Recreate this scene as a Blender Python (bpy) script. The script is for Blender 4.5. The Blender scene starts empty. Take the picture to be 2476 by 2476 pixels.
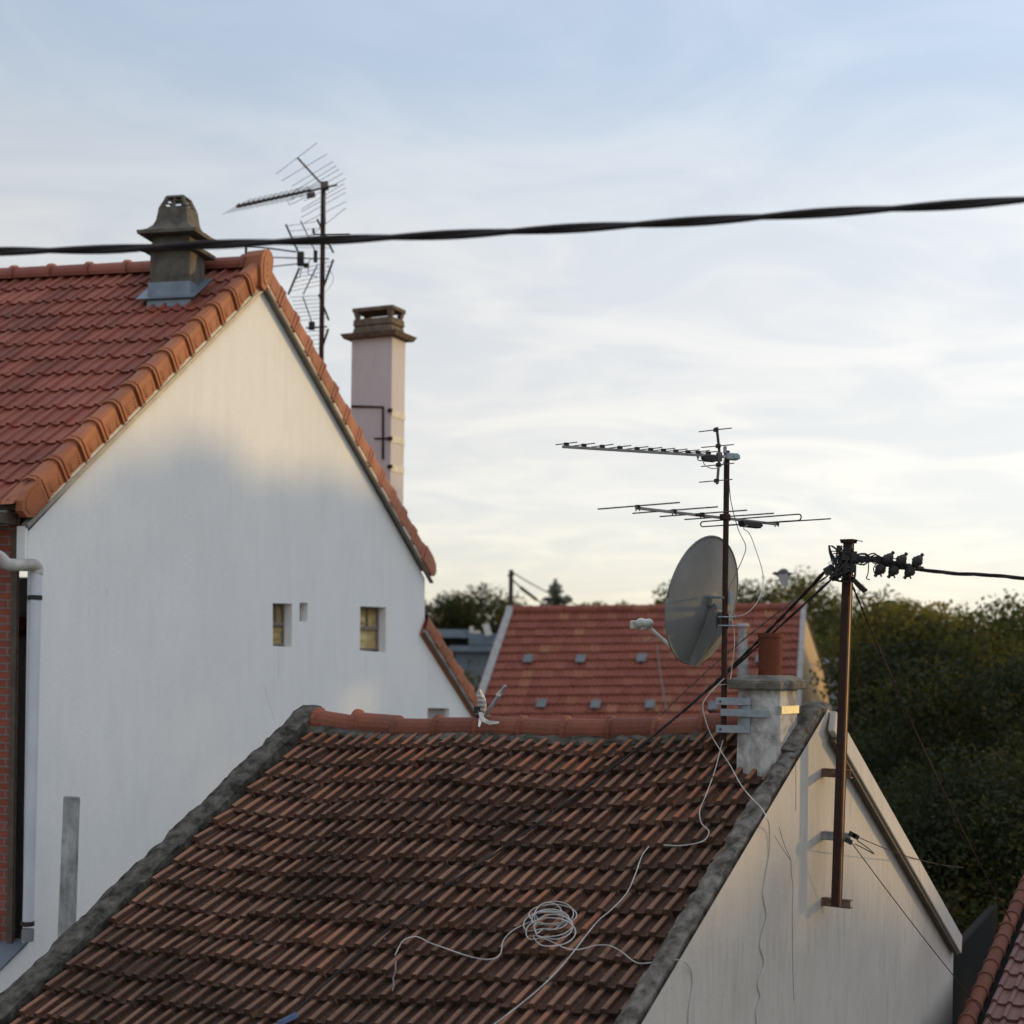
import bpy, math, random
import numpy as np
from mathutils import Vector, Matrix, noise as mnoise
from mathutils.geometry import tessellate_polygon

random.seed(7)
R = math.radians
S = bpy.context.scene
COL = S.collection

# ------------------------------------------------------------------ camera
F = 3537.0            # focal length in pixels of the 2476 px photograph
CX, HY = 1238.0, 1580.0
ROLL = 0.014
CAM = Vector((0.0, 0.0, 5.6))
cam_d = bpy.data.cameras.new("camera")
cam = bpy.data.objects.new("camera", cam_d)
COL.objects.link(cam)
cam_d.sensor_width = 36.0
cam_d.lens = 36.0 * F / 2476.0
cam_d.shift_y = (HY - 1238.0) / 2476.0
cam_d.clip_start = 0.1
cam_d.clip_end = 3000.0
cam.matrix_world = Matrix.Translation(CAM) @ Matrix.Rotation(R(90), 4, 'X') @ Matrix.Rotation(ROLL, 4, 'Z')
cam_d.dof.use_dof = True
cam_d.dof.focus_distance = 10.5
cam_d.dof.aperture_fstop = 1.45
S.camera = cam

# ------------------------------------------------------------------ sun and sky
SUN_EL = R(9.0)
SUN_AZ = R(20.0)      # angle from +X towards +Y
sun_dir = Vector((math.cos(SUN_EL) * math.cos(SUN_AZ), math.cos(SUN_EL) * math.sin(SUN_AZ), math.sin(SUN_EL)))
sd = bpy.data.lights.new("sun", 'SUN')
sd.energy = 1.9
sd.color = (1.0, 0.64, 0.20)
sd.angle = R(1.0)
so = bpy.data.objects.new("sun", sd)
COL.objects.link(so)
so.rotation_euler = (-sun_dir).to_track_quat('-Z', 'Y').to_euler()
so.location = (30, 0, 30)

W = bpy.data.worlds.new("World")
S.world = W
W.use_nodes = True
nt = W.node_tree
nt.nodes.clear()


def node(t, typ, **kw):
    n = t.nodes.new(typ)
    for k, v in kw.items():
        setattr(n, k, v)
    return n


def ramp(t, stops, interp='LINEAR'):
    n = t.nodes.new('ShaderNodeValToRGB')
    cr = n.color_ramp
    cr.interpolation = interp
    while len(cr.elements) > 1:
        cr.elements.remove(cr.elements[-1])
    cr.elements[0].position = stops[0][0]
    cr.elements[0].color = (*stops[0][1], 1) if len(stops[0][1]) == 3 else stops[0][1]
    for p, c in stops[1:]:
        e = cr.elements.new(p)
        e.color = (*c, 1) if len(c) == 3 else c
    return n


def g3(v):
    return (v, v, v)


sky = node(nt, 'ShaderNodeTexSky', sky_type='NISHITA')
sky.sun_disc = False
sky.sun_elevation = SUN_EL
sky.sun_rotation = R(90) - SUN_AZ
sky.air_density = 1.0
sky.dust_density = 1.5
sky.ozone_density = 1.5
tc = node(nt, 'ShaderNodeTexCoord')
sep = node(nt, 'ShaderNodeSeparateXYZ')
nt.links.new(tc.outputs['Generated'], sep.inputs[0])
# high thin cloud veil: colour by elevation
veil = ramp(nt, [(0.0, (1.0, 0.90, 0.66)), (0.05, (1.02, 0.97, 0.83)), (0.10, (1.0, 0.985, 0.93)), (0.19, (0.935, 0.935, 0.93)),
                 (0.28, (0.84, 0.875, 0.915)), (0.37, (0.63, 0.745, 0.89)), (0.44, (0.62, 0.73, 0.90)), (0.60, (0.96, 1.02, 1.12)), (1.0, (0.98, 1.04, 1.14))])
nt.links.new(sep.outputs[2], veil.inputs[0])
# planar cloud coordinates
zz = node(nt, 'ShaderNodeMath', operation='ADD')
nt.links.new(sep.outputs[2], zz.inputs[0])
zz.inputs[1].default_value = 0.16
dvx = node(nt, 'ShaderNodeMath', operation='DIVIDE')
dvy = node(nt, 'ShaderNodeMath', operation='DIVIDE')
nt.links.new(sep.outputs[0], dvx.inputs[0]); nt.links.new(zz.outputs[0], dvx.inputs[1])
nt.links.new(sep.outputs[1], dvy.inputs[0]); nt.links.new(zz.outputs[0], dvy.inputs[1])
cmb = node(nt, 'ShaderNodeCombineXYZ')
nt.links.new(dvx.outputs[0], cmb.inputs[0]); nt.links.new(dvy.outputs[0], cmb.inputs[1])
mp = node(nt, 'ShaderNodeMapping')
mp.inputs['Rotation'].default_value = (0, 0, R(-38))
mp.inputs['Scale'].default_value = (0.9, 1.25, 1)
nt.links.new(cmb.outputs[0], mp.inputs[0])
cn = node(nt, 'ShaderNodeTexNoise')
cn.inputs['Scale'].default_value = 2.3
cn.inputs['Detail'].default_value = 7.0
cn.inputs['Roughness'].default_value = 0.58
cn.inputs['Distortion'].default_value = 1.1
nt.links.new(mp.outputs[0], cn.inputs['Vector'])
cr1 = ramp(nt, [(0.34, g3(0.0)), (0.72, g3(1.0))], 'EASE')
nt.links.new(cn.outputs[0], cr1.inputs[0])
# cloud brightening / blue gaps
gapm = node(nt, 'ShaderNodeMix', data_type='RGBA', blend_type='MULTIPLY')
gapm.inputs[0].default_value = 1.0
gapc = ramp(nt, [(0.0, (0.905, 0.935, 0.975)), (1.0, (1.085, 1.07, 1.05))])
nt.links.new(cr1.outputs[0], gapc.inputs[0])
nt.links.new(veil.outputs[0], gapm.inputs[6])
nt.links.new(gapc.outputs[0], gapm.inputs[7])
# brighter toward the sun (+X)
sx = node(nt, 'ShaderNodeMapRange')
nt.links.new(sep.outputs[0], sx.inputs[0])
sx.inputs[1].default_value = -0.35; sx.inputs[2].default_value = 0.35
sx.inputs[3].default_value = 0.80; sx.inputs[4].default_value = 1.07
sm = node(nt, 'ShaderNodeVectorMath', operation='SCALE')
nt.links.new(gapm.outputs[2], sm.inputs[0]); nt.links.new(sx.outputs[0], sm.inputs['Scale'])
sc10 = node(nt, 'ShaderNodeVectorMath', operation='SCALE')
nt.links.new(sm.outputs[0], sc10.inputs[0]); sc10.inputs['Scale'].default_value = 9.3
mixs = node(nt, 'ShaderNodeMix', data_type='RGBA')
mixs.inputs[0].default_value = 0.93
nt.links.new(sky.outputs[0], mixs.inputs[6]); nt.links.new(sc10.outputs[0], mixs.inputs[7])
bg = node(nt, 'ShaderNodeBackground')
bg.inputs[1].default_value = 0.1
nt.links.new(mixs.outputs[2], bg.inputs[0])
wo = node(nt, 'ShaderNodeOutputWorld')
nt.links.new(bg.outputs[0], wo.inputs[0])

S.view_settings.view_transform = 'Standard'
S.view_settings.look = 'None'
S.view_settings.exposure = 0.1
S.view_settings.gamma = 1.0
S.view_settings.use_curve_mapping = False
S.cycles.max_bounces = 6
S.cycles.use_denoising = True

# ------------------------------------------------------------------ projection helpers (photogrammetry of the place)
CR, SR = math.cos(ROLL), math.sin(ROLL)


def ray(x, y):
    a, b = (x - CX) / F, (HY - y) / F
    return Vector((a * CR - b * SR, 1.0, a * SR + b * CR))


def P(x, y, Y):
    return CAM + ray(x, y) * Y


def hit(x, y, p0, n):
    r = ray(x, y)
    t = (p0 - CAM).dot(n) / r.dot(n)
    return CAM + r * t


def ang(d):
    return Vector((math.sin(R(d)), math.cos(R(d)), 0.0))


UP = Vector((0, 0, 1))

# ------------------------------------------------------------------ materials


def mat(name):
    m = bpy.data.materials.new(name)
    m.use_nodes = True
    t = m.node_tree
    return m, t, t.nodes['Principled BSDF']


def coords(t, scale=(1, 1, 1)):
    g = node(t, 'ShaderNodeNewGeometry')
    mpn = node(t, 'ShaderNodeMapping')
    mpn.inputs['Scale'].default_value = scale
    t.links.new(g.outputs['Position'], mpn.inputs[0])
    return mpn.outputs[0]


def nz(t, vec, scale, detail=5, rough=0.6, dist=0.0):
    n = node(t, 'ShaderNodeTexNoise')
    n.inputs['Scale'].default_value = scale
    n.inputs['Detail'].default_value = detail
    n.inputs['Roughness'].default_value = rough
    n.inputs['Distortion'].default_value = dist
    t.links.new(vec, n.inputs['Vector'])
    return n.outputs[0]


def mixc(t, fac, a, b, blend='MIX'):
    n = node(t, 'ShaderNodeMix', data_type='RGBA', blend_type=blend)
    for i, v in ((0, fac), (6, a), (7, b)):
        if isinstance(v, (int, float)):
            n.inputs[i].default_value = v
        elif isinstance(v, tuple):
            n.inputs[i].default_value = (*v, 1)
        else:
            t.links.new(v, n.inputs[i])
    return n.outputs[2]


def bump(t, bsdf, h, strength=0.3, dist=0.01):
    b = node(t, 'ShaderNodeBump')
    b.inputs['Strength'].default_value = strength
    b.inputs['Distance'].default_value = dist
    t.links.new(h, b.inputs['Height'])
    t.links.new(b.outputs[0], bsdf.inputs['Normal'])


def simple(name, c, rough=0.6, metal=0.0, var=0.25, scale=8.0, c2=None, bmp=0.15, spec=0.5, lo=0.35, hi=0.68):
    m, t, b = mat(name)
    v = coords(t)
    n = nz(t, v, scale)
    r = ramp(t, [(lo, g3(0)), (hi, g3(1))])
    t.links.new(n, r.inputs[0])
    if c2 is None:
        c2 = tuple(x * (1 - var) for x in c)
    t.links.new(mixc(t, r.outputs[0], c, c2), b.inputs['Base Color'])
    b.inputs['Roughness'].default_value = rough
    b.inputs['Metallic'].default_value = metal
    b.inputs['Specular IOR Level'].default_value = spec
    if bmp:
        bump(t, b, nz(t, v, scale * 6, 4), bmp, 0.006)
    return m


def plaster(name, c, streak, dirt, mott=0.5, sscale=3.0, bscale=0.8, full=0.5):
    m, t, b = mat(name)
    v = coords(t)
    vs = coords(t, (sscale * 3.0, sscale * 3.0, sscale * 0.42))
    st = ramp(t, [(0.42, g3(0)), (0.78, g3(1))])
    t.links.new(nz(t, vs, 1.6, 6, 0.62, 0.3), st.inputs[0])
    big = ramp(t, [(0.40, g3(0)), (0.66, g3(1))])
    t.links.new(nz(t, v, bscale, 5, 0.6, 0.4), big.inputs[0])
    brk = ramp(t, [(0.38, g3(0.15)), (0.68, g3(1))])
    t.links.new(nz(t, coords(t, (1, 1, .45)), 2.3, 4, 0.6, 0.5), brk.inputs[0])
    k0 = node(t, 'ShaderNodeMath', operation='MULTIPLY')
    t.links.new(brk.outputs[0], k0.inputs[0]); k0.inputs[1].default_value = streak
    k = node(t, 'ShaderNodeMath', operation='MULTIPLY')
    t.links.new(st.outputs[0], k.inputs[0]); t.links.new(k0.outputs[0], k.inputs[1])
    c1 = mixc(t, k.outputs[0], c, dirt)
    k2 = node(t, 'ShaderNodeMath', operation='MULTIPLY')
    t.links.new(big.outputs[0], k2.inputs[0]); k2.inputs[1].default_value = mott * 0.35
    c2 = mixc(t, k2.outputs[0], c1, tuple(a * (1 - full) + d * full for a, d in zip(c, dirt)))
    fine = ramp(t, [(0.3, g3(0.93)), (0.7, g3(1.04))])
    t.links.new(nz(t, v, 55, 3), fine.inputs[0])
    t.links.new(mixc(t, 1.0, c2, fine.outputs[0], 'MULTIPLY'), b.inputs['Base Color'])
    b.inputs['Roughness'].default_value = 0.92
    b.inputs['Specular IOR Level'].default_value = 0.2
    bump(t, b, nz(t, v, 70, 4, 0.7), 0.35, 0.006)
    return m


def tile_mat(name, stops, lichen, lich_amt=0.5, rough=0.8, spec=0.3, dark=(0.02, 0.017, 0.015), dark_amt=0.5):
    m, t, b = mat(name)
    v = coords(t)
    at = node(t, 'ShaderNodeAttribute', attribute_name='tile')
    r = ramp(t, stops)
    t.links.new(at.outputs['Fac'], r.inputs[0])
    n1 = ramp(t, [(0.45, g3(0)), (0.72, g3(1))])
    t.links.new(nz(t, v, 2.2, 6, 0.65, 0.3), n1.inputs[0])
    k = node(t, 'ShaderNodeMath', operation='MULTIPLY'); k.inputs[1].default_value = dark_amt
    t.links.new(n1.outputs[0], k.inputs[0])
    c = mixc(t, k.outputs[0], r.outputs[0], dark)
    n2 = ramp(t, [(0.55, g3(0)), (0.70, g3(1))])
    t.links.new(nz(t, v, 28, 5, 0.7), n2.inputs[0])
    k2 = node(t, 'ShaderNodeMath', operation='MULTIPLY'); k2.inputs[1].default_value = lich_amt
    t.links.new(n2.outputs[0], k2.inputs[0])
    c = mixc(t, k2.outputs[0], c, lichen)
    fine = ramp(t, [(0.3, g3(0.8)), (0.7, g3(1.15))])
    t.links.new(nz(t, v, 90, 3), fine.inputs[0])
    t.links.new(mixc(t, 1.0, c, fine.outputs[0], 'MULTIPLY'), b.inputs['Base Color'])
    b.inputs['Roughness'].default_value = rough
    b.inputs['Specular IOR Level'].default_value = spec
    bump(t, b, nz(t, v, 60, 4, 0.7), 0.4, 0.006)
    return m


def leaf_mat(name, stops, trans=0.35):
    m, t, b = mat(name)
    at = node(t, 'ShaderNodeAttribute', attribute_name='tile')
    r = ramp(t, stops)
    t.links.new(at.outputs['Fac'], r.inputs[0])
    t.links.new(r.outputs[0], b.inputs['Base Color'])
    b.inputs['Roughness'].default_value = 0.7
    b.inputs['Specular IOR Level'].default_value = 0.25
    tr = node(t, 'ShaderNodeBsdfTranslucent')
    hs = node(t, 'ShaderNodeHueSaturation')
    hs.inputs['Value'].default_value = 2.0
    t.links.new(r.outputs[0], hs.inputs['Color'])
    t.links.new(hs.outputs[0], tr.inputs[0])
    mx = node(t, 'ShaderNodeMixShader')
    mx.inputs[0].default_value = trans
    t.links.new(b.outputs[0], mx.inputs[1]); t.links.new(tr.outputs[0], mx.inputs[2])
    t.links.new(mx.outputs[0], t.nodes['Material Output'].inputs[0])
    return m


M = {}
M['white_render'] = plaster('white_render', (0.80, 0.80, 0.79), 0.5, (0.60, 0.61, 0.61), 1.1, 1.7)
M['cream_render'] = plaster('cream_render', (0.53, 0.485, 0.44), 0.75, (0.27, 0.24, 0.21), 1.5, 4.2)
M['pink_render'] = plaster('pink_render', (0.60, 0.555, 0.548), 0.7, (0.44, 0.385, 0.375), 0.5, 3.0)
M['stained_render'] = plaster('stained_render', (0.54, 0.52, 0.50), 1.0, (0.10, 0.09, 0.075), 2.4, 4.0, bscale=7.0, full=0.9)
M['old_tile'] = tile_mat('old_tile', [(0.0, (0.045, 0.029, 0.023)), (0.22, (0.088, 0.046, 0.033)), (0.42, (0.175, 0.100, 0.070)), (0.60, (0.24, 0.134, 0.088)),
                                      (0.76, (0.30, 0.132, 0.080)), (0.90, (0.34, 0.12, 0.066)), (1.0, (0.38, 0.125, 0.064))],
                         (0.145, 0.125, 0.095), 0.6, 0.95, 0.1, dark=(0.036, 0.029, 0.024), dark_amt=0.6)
M['red_tile'] = tile_mat('red_tile', [(0.0, (0.185, 0.048, 0.032)), (0.3, (0.235, 0.062, 0.040)), (0.8, (0.285, 0.078, 0.048)), (1.0, (0.32, 0.10, 0.065))],
                         (0.24, 0.13, 0.10), 0.35, 0.58, 0.35, dark=(0.09, 0.035, 0.028), dark_amt=0.5)
M['shade_tile'] = tile_mat('shade_tile', [(0.0, (0.12, 0.055, 0.045)), (1.0, (0.18, 0.085, 0.07))], (0.24, 0.17, 0.15), 0.5, 0.7, 0.4, dark=(0.05, 0.03, 0.027), dark_amt=0.6)  # dull dark red tile
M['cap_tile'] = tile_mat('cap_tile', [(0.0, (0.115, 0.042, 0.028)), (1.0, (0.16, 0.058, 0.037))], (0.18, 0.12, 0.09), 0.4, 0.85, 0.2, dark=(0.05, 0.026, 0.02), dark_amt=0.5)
M['verge_tile'] = tile_mat('verge_tile', [(0.0, (0.275, 0.082, 0.034)), (0.5, (0.33, 0.105, 0.044)), (1.0, (0.37, 0.125, 0.054))],
                           (0.42, 0.20, 0.10), 0.25, 0.6, 0.4, dark=(0.18, 0.065, 0.035), dark_amt=0.45)
M['ridge_tile'] = tile_mat('ridge_tile', [(0.0, (0.15, 0.048, 0.030)), (1.0, (0.22, 0.070, 0.042))],
                           (0.20, 0.13, 0.10), 0.35, 0.8, 0.3, dark=(0.09, 0.045, 0.035), dark_amt=0.6)
M['far_tile'] = tile_mat('far_tile', [(0.0, (0.185, 0.050, 0.032)), (0.6, (0.225, 0.064, 0.040)), (1.0, (0.28, 0.12, 0.062))],
                         (0.40, 0.22, 0.13), 0.3, 0.75, 0.3, dark=(0.20, 0.06, 0.04), dark_amt=0.4)
M['mortar'] = simple('mortar', (0.13, 0.122, 0.105), 0.95, 0, c2=(0.028, 0.026, 0.022), scale=12, bmp=1.0, spec=0.1, lo=0.33, hi=0.66)
M['light_mortar'] = simple('light_mortar', (0.21, 0.19, 0.165), 0.95, 0, c2=(0.05, 0.043, 0.036), scale=13, bmp=1.0, spec=0.1, lo=0.33, hi=0.66)
M['concrete'] = simple('concrete', (0.20, 0.185, 0.16), 0.93, 0, c2=(0.085, 0.078, 0.066), scale=16, bmp=0.6, spec=0.15)
M['brown_concrete'] = simple('brown_concrete', (0.19, 0.145, 0.11), 0.93, 0, c2=(0.09, 0.068, 0.054), scale=11, bmp=0.6, spec=0.15)
M['grey_concrete'] = simple('grey_concrete', (0.15, 0.135, 0.115), 0.93, 0, c2=(0.075, 0.066, 0.056), scale=7, bmp=0.5, spec=0.15)
M['post_grey'] = plaster('post_grey', (0.44, 0.45, 0.45), 0.9, (0.07, 0.066, 0.058), 2.2, 5.0, bscale=4.0, full=.8)
M['rust'] = simple('rust', (0.045, 0.018, 0.012), 0.8, 0.1, c2=(0.020, 0.011, 0.009), scale=20, bmp=0.3, spec=0.35)
M['rust_edge'] = simple('rust_edge', (0.26, 0.15, 0.085), 0.55, 0.2, c2=(0.16, 0.085, 0.05), scale=14, bmp=0.2)  # paler rust: sunlight on the pole's right rim put into the colour
M['rust_light'] = simple('rust_light', (0.20, 0.15, 0.12), 0.75, 0.2, c2=(0.14, 0.06, 0.035), scale=18, bmp=0.3)
M['galv'] = simple('galv', (0.30, 0.34, 0.38), 0.5, 0.55, c2=(0.22, 0.25, 0.28), scale=18, bmp=0.1)
M['strap'] = simple('strap', (0.55, 0.55, 0.50), 0.42, 0.7, c2=(0.42, 0.42, 0.40), scale=12, bmp=0.1)
M['alu'] = simple('alu', (0.26, 0.25, 0.24), 0.6, 0.4, c2=(0.18, 0.17, 0.16), scale=30, bmp=0.1)
M['dark_alu'] = simple('dark_alu', (0.13, 0.12, 0.11), 0.5, 0.6, c2=(0.07, 0.06, 0.055), scale=30, bmp=0.1)
M['dish'] = simple('dish', (0.20, 0.205, 0.205), 0.75, 0.0, c2=(0.165, 0.17, 0.17), scale=6, bmp=0.05, spec=0.2)
M['plastic_white'] = simple('plastic_white', (0.55, 0.54, 0.51), 0.45, 0, c2=(0.40, 0.38, 0.34), scale=14, bmp=0.05)
M['black'] = simple('black', (0.014, 0.013, 0.013), 0.6, 0, c2=(0.022, 0.02, 0.019), scale=30, bmp=0.1, spec=0.4)
M['cable'] = simple('cable', (0.024, 0.018, 0.020), 0.7, 0, c2=(0.024, 0.02, 0.02), scale=10, bmp=0.1, spec=0.25)
M['coax'] = simple('coax', (0.54, 0.53, 0.51), 0.55, 0, c2=(0.32, 0.305, 0.285), scale=9, bmp=0)
M['coax_dirty'] = simple('coax_dirty', (0.22, 0.20, 0.185), 0.6, 0, c2=(0.12, 0.11, 0.10), scale=10, bmp=0)
M['pvc'] = simple('pvc', (0.56, 0.58, 0.64), 0.4, 0, c2=(0.50, 0.52, 0.58), scale=3, bmp=0.03)
M['pvc_old'] = simple('pvc_old', (0.50, 0.48, 0.45), 0.55, 0, c2=(0.30, 0.27, 0.24), scale=6, bmp=0.1)
M['grey_plastic'] = simple('grey_plastic', (0.20, 0.21, 0.22), 0.5, 0, scale=6, bmp=0.05)
M['zinc'] = simple('zinc', (0.20, 0.24, 0.29), 0.45, 0.5, c2=(0.14, 0.17, 0.21), scale=5, bmp=0.1)
M['brown_wood'] = simple('brown_wood', (0.10, 0.075, 0.055), 0.85, 0, c2=(0.055, 0.042, 0.033), scale=10, bmp=0.3)
M['trim'] = simple('trim', (0.30, 0.29, 0.28), 0.5, 0.3, c2=(0.22, 0.21, 0.20), scale=6, bmp=0.05)
M['brown_trim'] = simple('brown_trim', (0.19, 0.165, 0.135), 0.6, 0.1, c2=(0.13, 0.11, 0.09), scale=6, bmp=0.05)
M['white_trim'] = simple('white_trim', (0.66, 0.62, 0.54), 0.7, 0, c2=(0.50, 0.46, 0.38), scale=10, bmp=0.2)
M['terracotta'] = simple('terracotta', (0.15, 0.042, 0.022), 0.85, 0, c2=(0.085, 0.028, 0.018), scale=12, bmp=0.3, spec=0.2)
M['taupe'] = simple('taupe', (0.22, 0.18, 0.15), 0.5, 0, c2=(0.15, 0.12, 0.10), scale=20, bmp=0.05)
M['louvre'] = simple('louvre', (0.78, 0.58, 0.24), 0.25, 0.3, c2=(0.46, 0.36, 0.18), scale=9, bmp=0.1)  # golden sunset reflection painted into the slat colour
M['niche'] = simple('niche', (0.36, 0.32, 0.29), 0.8, 0, c2=(0.26, 0.23, 0.21), scale=20, bmp=0.1)
M['dark_hole'] = simple('dark_hole', (0.012, 0.010, 0.009), 0.9, 0, bmp=0)
M['blue_clip'] = simple('blue_clip', (0.10, 0.16, 0.30), 0.5, 0, bmp=0)
M['grey_blue'] = simple('grey_blue', (0.14, 0.17, 0.21), 0.6, 0, scale=4, bmp=0.05)
M['foil'] = simple('foil', (0.62, 0.62, 0.61), 0.3, 0.6, c2=(0.48, 0.48, 0.50), scale=12, bmp=0.2)
M['far_wall'] = plaster('far_wall', (0.50, 0.37, 0.22), 0.5, (0.32, 0.24, 0.15), 0.8, 1.5)
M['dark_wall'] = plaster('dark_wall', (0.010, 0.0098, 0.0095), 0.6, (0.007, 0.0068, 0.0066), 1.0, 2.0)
M['glass_tile'] = simple('glass_tile', (0.11, 0.125, 0.13), 0.3, 0.0, c2=(0.08, 0.09, 0.095), scale=8, bmp=0.0, spec=0.35)
M['bark'] = simple('bark', (0.055, 0.042, 0.032), 0.95, 0, c2=(0.03, 0.024, 0.02), scale=8, bmp=0.6)
M['crack_grey'] = simple('crack_grey', (0.40, 0.40, 0.40), 0.95, 0, c2=(0.28, 0.28, 0.28), scale=14, bmp=0)
M['feather'] = simple('feather', (0.035, 0.033, 0.04), 0.7, 0, c2=(0.04, 0.035, 0.045), scale=18, bmp=0.05)
M['pale_feather'] = simple('pale_feather', (0.20, 0.19, 0.185), 0.75, 0, c2=(0.20, 0.19, 0.19), scale=24, bmp=0.05)
M['grass'] = simple('grass', (0.20, 0.19, 0.165), 0.95, 0, c2=(0.10, 0.105, 0.07), scale=0.7, bmp=0.3, spec=0.1)  # paving grey, lightened so the ground bounces light onto the walls
M['leaf_dark'] = leaf_mat('leaf_dark', [(0.0, (0.007, 0.011, 0.004)), (0.5, (0.018, 0.024, 0.007)), (0.85, (0.036, 0.038, 0.009)), (1.0, (0.075, 0.055, 0.013))])
M['leaf_mid'] = leaf_mat('leaf_mid', [(0.0, (0.014, 0.020, 0.006)), (0.4, (0.042, 0.046, 0.011)), (0.75, (0.085, 0.078, 0.017)), (1.0, (0.165, 0.118, 0.026))], 0.5)
M['leaf_pine'] = leaf_mat('leaf_pine', [(0.0, (0.010, 0.020, 0.010)), (1.0, (0.030, 0.040, 0.018))], 0.1)


def brick_mat():
    m, t, b = mat('red_brick')
    tcn = node(t, 'ShaderNodeTexCoord')
    br = node(t, 'ShaderNodeTexBrick')
    t.links.new(tcn.outputs['UV'], br.inputs['Vector'])
    br.inputs['Color1'].default_value = (0.20, 0.045, 0.03, 1)
    br.inputs['Color2'].default_value = (0.25, 0.06, 0.038, 1)
    br.inputs['Mortar'].default_value = (0.16, 0.145, 0.135, 1)
    br.inputs['Scale'].default_value = 1.0
    br.inputs['Mortar Size'].default_value = 0.0085
    br.inputs['Brick Width'].default_value = 0.23
    br.inputs['Row Height'].default_value = 0.0745
    br.inputs['Mortar Smooth'].default_value = 0.2
    t.links.new(mixc(t, 0.35, br.outputs[0], nz(t, coords(t), 25, 4), 'OVERLAY'), b.inputs['Base Color'])
    b.inputs['Roughness'].default_value = 0.85
    inv = node(t, 'ShaderNodeMath', operation='SUBTRACT')
    inv.inputs[0].default_value = 1.0
    t.links.new(br.outputs['Fac'], inv.inputs[1])
    bump(t, b, inv.outputs[0], 0.8, 0.008)
    return m


M['brick'] = brick_mat()

# ------------------------------------------------------------------ object helpers
OFF = {}


def tag(o, label=None, cat=None, group=None, kind=None):
    if label: o['label'] = label
    if cat: o['category'] = cat
    if group: o['group'] = group
    if kind: o['kind'] = kind
    return o


def thing(name, label, cat, loc, group=None):
    o = bpy.data.objects.new(name, None)
    COL.objects.link(o)
    o.empty_display_size = 0.2
    o.location = loc
    OFF[o.name] = Vector(loc)
    return tag(o, label, cat, group)


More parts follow.
